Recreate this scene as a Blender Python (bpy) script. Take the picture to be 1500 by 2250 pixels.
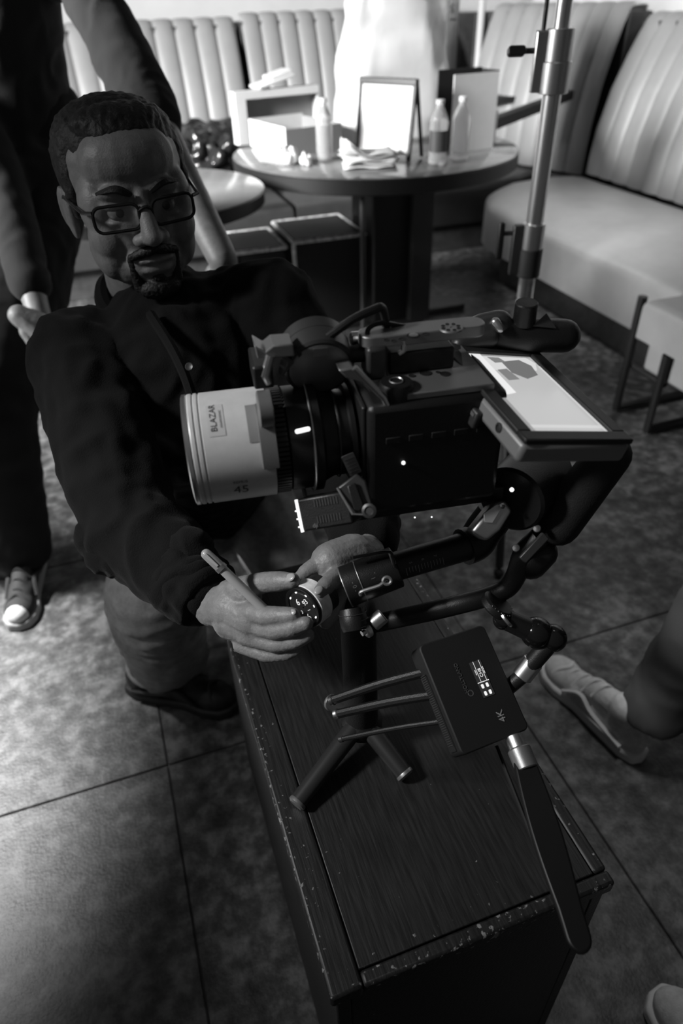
import bpy, bmesh, math, random
import numpy as np
from mathutils import Vector, Matrix, noise
random.seed(7)
for o in list(bpy.data.objects): bpy.data.objects.remove(o)
S = bpy.context.scene
COL = S.collection
pi = math.pi

# ---------------------------------------------------------------- camera
CAM_H, FPX = 1.27, 1500.0
YAW, PITCH, ROLL = math.radians(18), math.radians(37), math.radians(1.9)
CF = Vector((math.sin(YAW)*math.cos(PITCH), math.cos(YAW)*math.cos(PITCH), -math.sin(PITCH)))
_r = CF.cross(Vector((0, 0, 1))).normalized(); _u = _r.cross(CF)
CR = math.cos(ROLL)*_r - math.sin(ROLL)*_u
CU = math.cos(ROLL)*_u + math.sin(ROLL)*_r
CO = Vector((0, 0, CAM_H))
cd = bpy.data.cameras.new('camera'); cam = bpy.data.objects.new('camera', cd); COL.objects.link(cam)
M3 = Matrix((CR, CU, -CF)).transposed()
cam.matrix_world = Matrix.Translation(CO) @ M3.to_4x4()
cd.sensor_fit = 'VERTICAL'; cd.sensor_height = 36.0; cd.sensor_width = 24.0; cd.lens = 24.0
cd.clip_start = 0.02
cd.dof.use_dof = True; cd.dof.focus_distance = 0.76; cd.dof.aperture_fstop = 4.0
S.camera = cam

# ---------------------------------------------------------------- world, lights, exposure
w = bpy.data.worlds.new('world'); S.world = w; w.use_nodes = True
w.node_tree.nodes['Background'].inputs[0].default_value = (1, 1, 1, 1)
w.node_tree.nodes['Background'].inputs[1].default_value = 0.048
V = lambda *a: Vector(a)
def area(name, loc, target, size, size_y, power):
    l = bpy.data.lights.new(name, 'AREA'); l.shape = 'RECTANGLE'; l.size = size; l.size_y = size_y; l.energy = power
    o = bpy.data.objects.new(name, l); COL.objects.link(o); o.location = loc
    o.rotation_euler = (Vector(target)-Vector(loc)).to_track_quat('-Z', 'Y').to_euler()
    return o
area('window_light', (-2.4, 1.95, 1.95), (1.0, 3.55, .6), .8, .8, 122).data.spread = math.radians(80)
def spot(name, loc, target, power, deg, soft):
    l = bpy.data.lights.new(name, 'SPOT'); l.energy = power; l.spot_size = math.radians(deg); l.spot_blend = 1.0; l.shadow_soft_size = soft
    o = bpy.data.objects.new(name, l); COL.objects.link(o); o.location = loc
    o.rotation_euler = (Vector(target)-Vector(loc)).to_track_quat('-Z', 'Y').to_euler()
spot('floor_lamp_light', (-1.25, 1.75, 2.3), (-1.03, 1.30, 0), 1600, 44, .12)
spot('rig_lamp_light', (-1.45, .62, 2.1), (.06, .60, .76), 175, 33, .15)
spot('shoe_fill_light', (.75, .95, 2.6), (.88, .68, 0), 48, 38, .15)
spot('seat_fill_light', (1.1, 1.9, 2.5), (2.12, 2.75, .35), 210, 37, .2)  # unseen fill spot added to brighten the right bench seat
S.view_settings.view_transform = 'Standard'; S.view_settings.look = 'None'
S.view_settings.exposure = 0.0; S.view_settings.gamma = 1.0
S.view_settings.use_curve_mapping = False

# ---------------------------------------------------------------- helpers
def ray(x, y): return CF + CR*((x-750)/FPX) + CU*((1125-y)/FPX)
def P(x, y, d): return CO + ray(x, y)*d                      # point at depth d seen at photo position x, y
def PZ(x, y, z): v = ray(x, y); return CO + v*((z-CAM_H)/v.z)
def PN(x, y, q, n): v = ray(x, y); return CO + v*((Vector(q)-CO).dot(n)/v.dot(n))
def frame(o, x, z=None, y=None):
    x = Vector(x).normalized()
    if z is not None:
        z = Vector(z); z = (z - x*z.dot(x)).normalized(); y = z.cross(x)
    else:
        y = Vector(y); y = (y - x*y.dot(x)).normalized(); z = x.cross(y)
    m = Matrix((x, y, z)).transposed().to_4x4(); m.translation = Vector(o); return m
def axis_frame(p, q):
    z = (Vector(q)-Vector(p)).normalized(); h = V(0, 0, 1) if abs(z.z) < .9 else V(1, 0, 0)
    x = h.cross(z).normalized(); y = z.cross(x)
    m = Matrix((x, y, z)).transposed().to_4x4(); m.translation = Vector(p); return m

MATS = {}
def mat(name, v, rough=.5, metal=0., spec=.5, var=None, bump=None, emit=0., alpha=None, trans=0., sheen=0., coat=0.):
    """grey procedural material; var=(scale, amount), bump=(scale, strength)"""
    if name in MATS: return MATS[name]
    m = bpy.data.materials.new(name); m.use_nodes = True; nt = m.node_tree; b = nt.nodes['Principled BSDF']
    b.inputs['Base Color'].default_value = (v, v, v, 1); b.inputs['Roughness'].default_value = rough
    b.inputs['Metallic'].default_value = metal; b.inputs['Specular IOR Level'].default_value = spec
    b.inputs['Transmission Weight'].default_value = trans; b.inputs['Sheen Weight'].default_value = sheen
    b.inputs['Coat Weight'].default_value = coat
    if emit: b.inputs['Emission Color'].default_value = (1, 1, 1, 1); b.inputs['Emission Strength'].default_value = emit
    tc = nt.nodes.new('ShaderNodeNewGeometry')
    if var:
        n = nt.nodes.new('ShaderNodeTexNoise'); n.inputs['Scale'].default_value = var[0]; n.inputs['Detail'].default_value = 5; n.inputs['Roughness'].default_value = .65
        nt.links.new(tc.outputs['Position'], n.inputs['Vector'])
        r = nt.nodes.new('ShaderNodeMapRange'); r.inputs['From Min'].default_value = .3; r.inputs['From Max'].default_value = .7
        r.inputs['To Min'].default_value = v*(1-var[1]); r.inputs['To Max'].default_value = v*(1+var[1])
        nt.links.new(n.outputs['Fac'], r.inputs['Value']); nt.links.new(r.outputs['Result'], b.inputs['Base Color'])
    if bump:
        n2 = nt.nodes.new('ShaderNodeTexNoise'); n2.inputs['Scale'].default_value = bump[0]; n2.inputs['Detail'].default_value = 3
        nt.links.new(tc.outputs['Position'], n2.inputs['Vector'])
        bp = nt.nodes.new('ShaderNodeBump'); bp.inputs['Strength'].default_value = bump[1]; bp.inputs['Distance'].default_value = .002
        nt.links.new(n2.outputs['Fac'], bp.inputs['Height']); nt.links.new(bp.outputs['Normal'], b.inputs['Normal'])
    MATS[name] = m; return m

BLACK = mat('black_paint', .010, .42, bump=(900, .15))
MATTE = mat('matte_black', .008, .65)
RUBBER = mat('rubber', .009, .75, bump=(700, .3))
GLOSSB = mat('gloss_black', .008, .12)
DGREY = mat('dark_grey_metal', .07, .42, metal=.6, bump=(1200, .1))
GREY = mat('grey_metal', .28, .42, metal=.7, bump=(1200, .1))
CHROME = mat('chrome', .9, .3, metal=1.)
SATIN = mat('satin_steel', .7, .34, metal=1., bump=(400, .05))
WHITEP = mat('white_enamel', .55, .38, var=(120, .05))
INK = mat('ink', .05, .5)
PAPER = mat('paper', .56, .7, var=(40, .03), bump=(60, .3))
GLOW = mat('glow_white', .8, .5, emit=1.3)
GLASS = mat('glass', .95, .03, trans=1.)
BOTTLE = mat('bottle_plastic', .75, .12, trans=.72); BOTTLE.node_tree.nodes['Principled BSDF'].inputs['IOR'].default_value = 1.3
SKIN = mat('skin', .19, .5, var=(60, .18), bump=(420, .25))
HAIR = mat('hair', .008, .6, bump=(300, .5))
SHIRT = mat('shirt_cloth', .008, .9, spec=.1, sheen=.03, bump=(600, .4))
DENIM = mat('denim', .27, .9, spec=.1, var=(50, .25), bump=(500, .5))
DARKCLOTH = mat('dark_trousers', .026, .95, spec=.08, bump=(500, .3))
LEATHER = mat('banquette_leather', .30, .46, var=(3, .10), bump=(260, .12))
LEATHER2 = mat('stool_leather', .30, .5, var=(6, .08), bump=(260, .12))

class MB:
    def __init__(s): s.v = []; s.f = []
    def add(s, vs, fs, M=None):
        k = len(s.v)
        s.v += [(M @ Vector(p)) if M is not None else Vector(p) for p in vs]
        s.f += [[i+k for i in f] for f in fs]; return s
    def box(s, x0, x1, y0, y1, z0, z1, M=None):
        return s.add([(x0,y0,z0),(x1,y0,z0),(x1,y1,z0),(x0,y1,z0),(x0,y0,z1),(x1,y0,z1),(x1,y1,z1),(x0,y1,z1)],
                     [(3,2,1,0),(4,5,6,7),(0,1,5,4),(1,2,6,5),(2,3,7,6),(3,0,4,7)], M)
    def lathe(s, prof, M=None, n=32, cap=True, a0=0., a1=None):
        """prof: (radius, height) pairs, about local z"""
        full = a1 is None; a1 = 2*pi if full else a1; m = n if full else n+1
        vs = [(r*math.cos(a0+(a1-a0)*i/n), r*math.sin(a0+(a1-a0)*i/n), h) for r, h in prof for i in range(m)]
        fs = []
        for j in range(len(prof)-1):
            for i in range(n):
                a = j*m+i; b = j*m+(i+1) % m; fs.append((a, b, b+m, a+m))
        if cap and full:
            fs.append(tuple(range(m-1, -1, -1))); fs.append(tuple((len(prof)-1)*m+i for i in range(m)))
        return s.add(vs, fs, M)
    def cyl(s, p, q, r, r2=None, n=20, ch=0.):
        r2 = r if r2 is None else r2; L = (Vector(q)-Vector(p)).length; M = axis_frame(p, q)
        pr = [(r, 0), (r2, L)] if not ch else [(r-ch, 0), (r, ch), (r2, L-ch), (r2-ch, L)]
        return s.lathe(pr, M, n)
    def tube(s, pts, r, n=10, closed=False):
        pts = [Vector(p) for p in pts]; N = len(pts); vs = []; fs = []; up = None
        rs = r if isinstance(r, (list, tuple)) else [r]*N
        for i, p in enumerate(pts):
            t = (pts[(i+1) % N]-pts[i-1]) if closed else (pts[min(i+1, N-1)]-pts[max(i-1, 0)])
            t.normalize()
            if up is None: up = V(0, 0, 1) if abs(t.z) < .9 else V(1, 0, 0)
            x = (up - t*up.dot(t)).normalized(); up = x; y = t.cross(x)
            vs += [p + (x*math.cos(2*pi*k/n)+y*math.sin(2*pi*k/n))*rs[i] for k in range(n)]
        for i in range(N if closed else N-1):
            for k in range(n):
                a = i*n+k; b = i*n+(k+1) % n; c = ((i+1) % N)*n+(k+1) % n; d = ((i+1) % N)*n+k
                fs.append((a, b, c, d))
        if not closed: fs.append(tuple(range(n-1, -1, -1))); fs.append(tuple((N-1)*n+k for k in range(n)))
        return s.add(vs, fs)
    def prism(s, poly, h0, h1, M=None):
        n = len(poly)
        vs = [(x, y, h0) for x, y in poly]+[(x, y, h1) for x, y in poly]
        fs = [tuple(range(n-1, -1, -1)), tuple(range(n, 2*n))]+[(i, (i+1) % n, n+(i+1) % n, n+i) for i in range(n)]
        return s.add(vs, fs, M)
    def ell(s, c, r, M=None, nu=16, nv=10):
        vs = [(c[0], c[1], c[2]-r[2])]; fs = []
        for j in range(1, nv):
            t = -pi/2+pi*j/nv
            for i in range(nu):
                a = 2*pi*i/nu
                vs.append((c[0]+r[0]*math.cos(t)*math.cos(a), c[1]+r[1]*math.cos(t)*math.sin(a), c[2]+r[2]*math.sin(t)))
        vs.append((c[0], c[1], c[2]+r[2])); L = len(vs)-1
        for i in range(nu):
            fs.append((0, 1+(i+1) % nu, 1+i)); b = 1+(nv-2)*nu; fs.append((L, b+i, b+(i+1) % nu))
            for j in range(nv-2):
                a = 1+j*nu; fs.append((a+i, a+(i+1) % nu, a+nu+(i+1) % nu, a+nu+i))
        return s.add(vs, fs, M)
    def sph(s, c, r, n=16): return s.ell(c, (r, r, r), None, n, max(8, n//2))
    def cap(s, p, q, r0, r1=None, n=14, M=None):
        """tapered capsule"""
        r1 = r0 if r1 is None else r1; p = Vector(p); q = Vector(q)
        if M is not None: p = M @ p; q = M @ q
        L = max((q-p).length, 1e-5); F = axis_frame(p, q) if (q-p).length > 1e-5 else Matrix.Translation(p)
        pr = [(max(r0*math.cos(t), 1e-4), -r0*math.sin(t)) for t in (1.5, 1.1, .7, .35)]+[(r0, 0), (r1, L)]+[(max(r1*math.cos(t), 1e-4), L+r1*math.sin(t)) for t in (.35, .7, 1.1, 1.5)]
        return s.lathe(pr, F, n)
    def mesh(s, name):
        me = bpy.data.meshes.new(name); me.from_pydata([tuple(p) for p in s.v], [], s.f); me.validate(); me.update()
        bm = bmesh.new(); bm.from_mesh(me); bmesh.ops.recalc_face_normals(bm, faces=bm.faces); bm.to_mesh(me); bm.free()
        return me
    def build(s, name, m, parent=None, bevel=0., smooth=True, seg=2, angle=35):
        return link(name, s.mesh(name), m, parent, bevel, smooth, seg, angle)

ROOTM = {}
def adopt(o, parent):
    o.parent = parent; o.matrix_parent_inverse = ROOTM.get(parent.name, Matrix()).inverted()
def link(name, me, m, parent=None, bevel=0., smooth=True, seg=2, angle=35):
    if smooth:
        me.polygons.foreach_set('use_smooth', [True]*len(me.polygons)); me.set_sharp_from_angle(angle=math.radians(angle))
    if m is not None and not me.materials: me.materials.append(m)
    o = bpy.data.objects.new(name, me); COL.objects.link(o)
    if parent is not None: adopt(o, parent)
    else:                                           # a thing of one mesh: origin at its base
        xs = [v.co for v in me.vertices]
        c = V((min(v.x for v in xs)+max(v.x for v in xs))/2, (min(v.y for v in xs)+max(v.y for v in xs))/2, min(v.z for v in xs))
        me.transform(Matrix.Translation(-c)); o.location = c; ROOTM[o.name] = Matrix.Translation(c)
    if bevel:
        b = o.modifiers.new('bevel', 'BEVEL'); b.width = bevel; b.segments = seg; b.limit_method = 'ANGLE'; b.angle_limit = math.radians(40)
    return o
def tag(o, label, cat, group=None, kind=None):
    if label: o['label'] = label
    if cat: o['category'] = cat
    if group: o['group'] = group
    if kind: o['kind'] = kind
    return o
def thing(name, loc, label, cat, group=None):
    o = bpy.data.objects.new(name, None); COL.objects.link(o); o.location = loc; o.empty_display_size = .05
    ROOTM[o.name] = Matrix.Translation(Vector(loc)); return tag(o, label, cat, group)
def struct(o): o['kind'] = 'structure'; return o

def evalmesh(me, mods):
    o = bpy.data.objects.new('tmp', me); COL.objects.link(o)
    for t, kw in mods:
        md = o.modifiers.new(t, t)
        for k, v in kw.items(): setattr(md, k, v)
    dg = bpy.context.evaluated_depsgraph_get(); r = bpy.data.meshes.new_from_object(o.evaluated_get(dg))
    bpy.data.objects.remove(o); return r
def displace(me, fn):
    n = len(me.vertices); co = np.empty(n*3); me.vertices.foreach_get('co', co); co = co.reshape(-1, 3)
    no = np.empty(n*3); me.vertex_normals.foreach_get('vector', no); no = no.reshape(-1, 3)
    d = np.array([fn(Vector(p), Vector(q)) for p, q in zip(co, no)])
    co += no*d[:, None]; me.vertices.foreach_set('co', co.ravel()); me.update()
def blobmesh(mb, voxel, smooth=4, fn=None):
    me = evalmesh(mb.mesh('b'), [('REMESH', dict(mode='VOXEL', voxel_size=voxel)), ('SMOOTH', dict(factor=.5, iterations=smooth))])
    if fn: displace(me, fn)
    return me
def blob(name, mb, voxel, m, parent=None, smooth=4, fn=None):
    return link(name, blobmesh(mb, voxel, smooth, fn), m, parent, angle=180)
def joinmesh(ms):
    bm = bmesh.new()
    for m in ms: bm.from_mesh(m)
    me = bpy.data.meshes.new('j'); bm.to_mesh(me); bm.free(); return me
def wrinkle(amp, sc, stretch=(1, 1, 1)):
    def f(p, n):
        q = V(p.x*stretch[0], p.y*stretch[1], p.z*stretch[2])*sc
        a = noise.noise(q + V(noise.noise(q*.7), noise.noise(q*.7+V(5, 3, 1)), 0)*1.2)
        return amp*((1-abs(a)*2.2)*.7 + noise.noise(q*2.3)*.3)
    return f
def textmesh(txt, size, depth=.0, align='CENTER'):
    c = bpy.data.curves.new('t', 'FONT'); c.body = txt; c.size = size; c.extrude = depth; c.align_x = align; c.align_y = 'CENTER'; c.resolution_u = 3
    o = bpy.data.objects.new('t', c); COL.objects.link(o)
    dg = bpy.context.evaluated_depsgraph_get(); me = bpy.data.meshes.new_from_object(o.evaluated_get(dg))
    bpy.data.objects.remove(o); bpy.data.curves.remove(c); return me
def text(name, txt, size, M, m, parent, depth=.0003, align='CENTER', bold=0):
    me = textmesh(txt, size, depth, align); me.transform(M); me.materials.clear()
    return link(name, me, m, parent, smooth=False)
def rrect(w, h, r, n=5):
    pts = []
    for cx, cy, a in ((w/2-r, h/2-r, 0), (-w/2+r, h/2-r, pi/2), (-w/2+r, -h/2+r, pi), (w/2-r, -h/2+r, 1.5*pi)):
        pts += [(cx+r*math.cos(a+pi/2*i/n), cy+r*math.sin(a+pi/2*i/n)) for i in range(n+1)]
    return pts
def copyobj(o, parent=None, M=None):
    c = o.copy(); COL.objects.link(c)
    if parent is not None: adopt(c, parent)
    if M is not None: c.matrix_basis = M @ o.matrix_basis
    return c
def bez(pts, n=8):
    """catmull-rom through points"""
    pts = [Vector(p) for p in pts]; Q = [pts[0]*2-pts[1]]+pts+[pts[-1]*2-pts[-2]]; out = []
    for i in range(1, len(Q)-2):
        a, b, c, d = Q[i-1:i+3]
        for k in range(n):
            t = k/n; out.append(.5*((2*b)+(c-a)*t+(2*a-5*b+4*c-d)*t*t+(3*b-a-3*c+d)*t**3))
    return out+[pts[-1]]

# ================================================================ SETTING
# floor: large mottled tiles, recessed joints
fm = bpy.data.materials.new('floor_tile_stone'); fm.use_nodes = True
nt = fm.node_tree; b = nt.nodes['Principled BSDF']; g = nt.nodes.new('ShaderNodeNewGeometry')
def nz(scale, det, rough):
    n = nt.nodes.new('ShaderNodeTexNoise'); n.inputs['Scale'].default_value = scale; n.inputs['Detail'].default_value = det; n.inputs['Roughness'].default_value = rough
    nt.links.new(g.outputs['Position'], n.inputs['Vector']); return n
n1, n2, n3 = nz(26, 6, .62), nz(7, 3, .5), nz(160, 3, .6)
ad = nt.nodes.new('ShaderNodeMath'); ad.operation = 'MULTIPLY_ADD'; ad.inputs[1].default_value = .35
nt.links.new(n2.outputs['Fac'], ad.inputs[0]); nt.links.new(n1.outputs['Fac'], ad.inputs[2])
rp_ = nt.nodes.new('ShaderNodeValToRGB'); nt.links.new(ad.outputs[0], rp_.inputs[0])
e = rp_.color_ramp.elements; e[0].position = .50; e[0].color = (.03, .03, .03, 1); e[1].position = .86; e[1].color = (.20, .20, .20, 1)
k = e.new(.66); k.color = (.075, .075, .075, 1)
nt.links.new(rp_.outputs[0], b.inputs['Base Color'])
rr = nt.nodes.new('ShaderNodeMapRange'); rr.inputs['To Min'].default_value = .36; rr.inputs['To Max'].default_value = .58
nt.links.new(n1.outputs['Fac'], rr.inputs['Value']); nt.links.new(rr.outputs[0], b.inputs['Roughness'])
bp = nt.nodes.new('ShaderNodeBump'); bp.inputs['Strength'].default_value = .35; bp.inputs['Distance'].default_value = .003
nt.links.new(n3.outputs['Fac'], bp.inputs['Height']); nt.links.new(bp.outputs[0], b.inputs['Normal'])
GROUT = mat('grout', .2, .9)
fl = struct(MB().box(-3.6, 3.3, -1.4, 5.3, -.08, -.006).build('floor', GROUT, smooth=False))
fl['label'] = 'mottled dark stone tile floor'
T = .75
tile = None
for i in range(-5, 5):
    for j in range(-3, 6):
        x0, y0 = -.105+T*i, .905+T*j
        if x0 > 3.2 or y0 > 5.1: continue
        if tile is None:
            tile = MB().box(-T/2+.0014, T/2-.0014, -T/2+.0014, T/2-.0014, -.006, 0).build('tile', fm, fl, bevel=.0018, seg=1, smooth=False)
            o = tile; base = tile
        else:
            o = copyobj(base, fl)
        o.location = (x0+T/2, y0+T/2, 0)
WALL = mat('white_wall', .62, .8, var=(5, .05), bump=(30, .2))
struct(MB().box(-3.6, 3.3, 5.12, 5.25, 0, 2.7).build('wall_back', WALL, smooth=False))
struct(MB().box(3.12, 3.25, -1.4, 5.12, 0, 2.7).build('wall_right', WALL, smooth=False))
struct(MB().box(-3.6, -3.48, -1.4, 5.12, 0, 2.7).build('wall_left', WALL, smooth=False))

# ================================================================ BANQUETTES
SEATL = mat('seat_leather', .40, .42, var=(4, .12), bump=(260, .12))
PLINTH = mat('plinth_wood', .045, .55, var=(14, .4), bump=(90, .3))
def channel_mesh(w, zb, zt, lean, bulge, cap_d=.14):
    """one upholstered channel, local: x across, -y towards the sitter, z up; leans back by lean at the top"""
    H = zt-zb; prof = []
    for t in (0, .04, .12, .3, .55, .75, .88): prof.append((lean*t*t*.4+lean*t*.6 - .03*math.sin(pi*min(t*1.1, 1))**1, zb+H*t))
    y1, z1 = prof[-1]
    for a in (.35, .75, 1.15, 1.57): prof.append((y1+.012+.075*(1-math.cos(a)), z1+(zt-z1)*math.sin(a)))
    prof.append((y1+.012+cap_d, zt-.006))
    U = (-1, -.86, -.5, 0, .5, .86, 1); vs = []; fs = []
    for yy, zz in prof:
        for u in U: vs.append((u*w/2, yy+bulge*(1-math.sqrt(max(0, 1-u*u*.985))), zz - (0 if zz < zt-.08 else .35*bulge*(abs(u)**3))))
    m = len(U)
    for j in range(len(prof)-1):
        for i in range(m-1): a = j*m+i; fs.append((a, a+1, a+1+m, a+m))
    return MB().add(vs, fs)
def back_run(parent, p, q, wch, zb, zt, lean=.2, bulge=.022):
    p = Vector((*p, 0)); q = Vector((*q, 0)); L = (q-p).length; n = max(1, round(L/wch)); wd = L/n
    d = (q-p).normalized(); out = V(-d.y, d.x, 0)     # away from the sitter
    me = None
    for i in range(n):
        M = frame(p+d*wd*(i+.5), d, V(0, 0, 1))
        if me is None:
            me = channel_mesh(wd, zb, zt, lean, bulge).mesh('channel')
            o = link('channel', me.copy(), LEATHER, parent, angle=75); base = o
        else: o = copyobj(base, parent)
        o.matrix_basis = M
def seat_mesh(poly, z0, z1, r=.05, crown=.012):
    """cushion over a plan polygon with a rounded top edge"""
    c = V(sum(p[0] for p in poly)/len(poly), sum(p[1] for p in poly)/len(poly), 0); mb = MB(); vs = []; fs = []; n = len(poly)
    P2 = [Vector((*p, 0)) for p in poly]
    def inset(d):
        out = []
        for i in range(n):
            a, b_, c_ = P2[i-1], P2[i], P2[(i+1) % n]; e1 = (b_-a).normalized(); e2 = (c_-b_).normalized()
            n1 = V(-e1.y, e1.x, 0); n2 = V(-e2.y, e2.x, 0); m = (n1+n2).normalized(); out.append(b_+m*d/max(.4, m.dot(n1)))
        return out
    rings = [(0, z0)]+[(0, z0+.01), (0, z1-r)]+[(r*(1-math.cos(a)), z1-r+r*math.sin(a)) for a in (.4, .8, 1.2, 1.57)]+[(r+.12, z1+crown)]
    for d, z in rings: vs += [v+V(0, 0, z) for v in inset(d)]
    for j in range(len(rings)-1):
        for i in range(n): fs.append((j*n+i, j*n+(i+1) % n, (j+1)*n+(i+1) % n, (j+1)*n+i))
    fs.append(tuple((len(rings)-1)*n+i for i in range(n))); fs.append(tuple(range(n-1, -1, -1)))
    return mb.add(vs, fs)
ZS = .39
def bench(name, label, sofa):
    t = thing(name, sofa, label, 'bench', 'banquette benches along the walls'); return t
SEAT_SHADED = mat('shaded_seat_leather', .035, .4, var=(6, .2))  # back bench seat: shade from the tables put into a darker colour
# back wall, left stretch
bl = bench('banquette_bench', 'pale ribbed banquette along the back wall behind the standing arm', (0, 4.3, 0))
back_run(bl, (-1.35, 4.66), (1.02, 4.66), .118, ZS, 1.2)
seat_mesh([(-1.35, 3.84), (1.03, 3.84), (1.03, 4.68), (-1.35, 4.68)], .17, ZS).build('seat_cushion', SEAT_SHADED, bl, angle=60)
MB().box(-1.35, 1.03, 3.9, 5.0, 0, .17).build('plinth', PLINTH, bl, bevel=.004)
MB().box(-1.35, 1.03, 4.86, 5.06, .17, 1.16).build('back_panel', PLINTH, bl, bevel=.004)
# back wall, stretch behind the bag, with the corner
bc = bench('banquette_bench', 'ribbed banquette section in the corner behind the white plastic bag', (1.8, 4.3, 0))
back_run(bc, (1.06, 4.66), (2.42, 4.66), .118, ZS, 1.215)
back_run(bc, (2.46, 4.66), (2.77, 3.74), .118, ZS, 1.215, lean=.19)
seat_mesh([(1.05, 3.84), (2.35, 3.84), (2.62, 3.98), (2.42, 4.68), (1.05, 4.68)], .17, ZS).build('seat_cushion', SEAT_SHADED, bc, angle=60)
MB().prism([(1.05, 3.9), (2.32, 3.9), (2.6, 4.02), (2.95, 4.3), (2.95, 5.0), (1.05, 5.0)], 0, .17).build('plinth', PLINTH, bc, bevel=.004)
MB().prism([(1.05, 4.86), (2.6, 4.86), (2.97, 3.8), (3.1, 3.8), (3.1, 5.06), (1.05, 5.06)], .17, 1.17).build('back_panel', PLINTH, bc, bevel=.004)
# right wall
br = bench('banquette_bench', 'ribbed banquette along the right wall with rounded seat end beside steel stand', (2.4, 2.8, 0))
back_run(br, (2.765, 3.70), (2.70, 1.55), .13, ZS+.02, 1.17, lean=.22)
arc = [(1.95+.28*(1-math.cos(a)), 3.22+.45*math.sin(a)) for a in (0, .3, .6, .9, 1.2)]
seat_mesh([(1.95, 1.92)]+[(2.76, 1.92), (2.79, 3.72), (2.5, 3.80), (2.3, 3.76)]+arc[::-1], .165, ZS+.005, r=.06, crown=.03).build('seat_cushion', SEATL, br, angle=60)
MB().prism([(2.03, 1.95), (3.0, 1.95), (3.0, 3.6), (2.25, 3.6), (2.03, 3.3)], 0, .165).build('plinth', PLINTH, br, bevel=.004)
MB().prism([(2.95, 1.5), (3.1, 1.5), (3.1, 3.7), (2.98, 3.7)], .165, 1.13).build('back_panel', PLINTH, br, bevel=.004)
struct(MB().cyl((2.50, 4.60, .4), (2.62, 4.82, 1.45), .022, n=16).build('trim_1', WHITEP))

# near right stool on black sled frame
st = thing('stool', (1.87, 1.55, 0), 'upholstered stool on black metal frame in front of the right banquette', 'stool')
seat_mesh([(1.665, 1.28), (2.12, 1.28), (2.12, 1.79), (1.665, 1.79)], .31, .445, r=.03).build('seat', LEATHER2, st, angle=60)
MB().box(1.70, 2.1, 1.3, 1.76, .2, .31).build('apron', LEATHER2, st, bevel=.01)
for yy in (1.82, 1.648):
    mb = MB(); mb.tube([(1.683, yy, .44 if yy > 1.7 else .30), (1.683, yy, .02), (2.13, yy, .02), (2.13, yy, .36)], .016, n=8)
    mb.build('sled_frame', BLACK, st)
MB().tube([(1.70, 1.82, .19), (1.70, 1.64, .19)], .010, n=8).build('rail', BLACK, st)
MB().tube([(2.13, 1.82, .30), (2.13, 1.64, .30)], .012, n=8).build('rail', BLACK, st)

# ================================================================ TABLES
TOPD = mat('dark_table_top', .15, .08, spec=.9, var=(9, .3))
TOPL = mat('pale_table_top', .34, .18, var=(9, .1))
EDGE = mat('table_edge', .008, .45)
TZ = .75
rt = thing('round_table', (1.19, 3.04, 0), 'round dark glossy table holding the bag, bottles and boxes', 'table')
MB().lathe([(.60, TZ-.004), (.602, TZ-.002), (.598, TZ)], Matrix.Translation((1.19, 3.04, 0)), 72).build('table_top', TOPD, rt)
MB().lathe([(.585, TZ-.062), (.603, TZ-.056), (.604, TZ-.008), (.60, TZ-.004)], Matrix.Translation((1.19, 3.04, 0)), 72).build('edge_band', EDGE, rt)
MB().box(1.13, 1.42, 2.9, 3.18, .03, TZ-.06).build('pedestal', EDGE, rt, bevel=.01)
MB().box(1.30, 1.40, 2.86, 2.90, .03, TZ-.06).build('pedestal_strip', mat('strip', .03, .5), rt, bevel=.003)
MB().box(.8, 1.65, 2.97, 3.1, 0, .035).box(1.2, 1.33, 2.62, 3.45, 0, .035).build('foot', DGREY, rt, bevel=.006)
q = PZ(798, 700, .2); MB().cyl((q.x, q.y, .0), (q.x, q.y, TZ-.06), .011).build('support_post', DGREY, rt)
lt = thing('round_table', (.17, 2.64, 0), 'pale round table top directly behind the kneeling man\'s head', 'table')
MB().lathe([(.42, TZ-.004), (.422, TZ-.002), (.418, TZ)], Matrix.Translation((.17, 2.64, 0)), 64).build('table_top', TOPL, lt)
MB().lathe([(.40, TZ-.05), (.422, TZ-.045), (.424, TZ-.008), (.42, TZ-.004)], Matrix.Translation((.17, 2.64, 0)), 64).build('edge_band', EDGE, lt)
MB().cyl((.17, 2.64, .02), (.17, 2.64, TZ-.05), .045).build('pedestal', EDGE, lt)
MB().lathe([(.24, 0), (.24, .012), (.05, .03)], Matrix.Translation((.17, 2.64, 0)), 40).build('foot', EDGE, lt)
# box poufs under the tables
def pouf(x0, x1, y0, y1, h, lab):
    t = thing('pouf', ((x0+x1)/2, (y0+y1)/2, 0), lab, 'pouf', 'box poufs under the tables')
    MB().box(x0, x1, y0, y1, .02, h).build('body', mat('pouf_cover', .012, .6, bump=(200, .3)), t, bevel=.012)
    z = h-.006; r = .009; pm = mat('worn_piping', .75, .7, var=(60, .7))
    MB().tube([(x0, y0, z), (x1, y0, z), (x1, y1, z), (x0, y1, z)], r, n=6, closed=True).build('piping', pm, t)
    MB().tube([(x0, y0, .03), (x0, y0, z)], r, n=6).build('piping', pm, t)
    MB().box(x0+.03, x1-.03, y0+.03, y1-.03, 0, .02).build('foot', EDGE, t)
pouf(.79, 1.12, 2.98, 3.34, .43, 'black box pouf with worn piping under the round dark table')
pouf(.53, .76, 3.0, 3.32, .41, 'scuffed box pouf between the two round tables')

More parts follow.
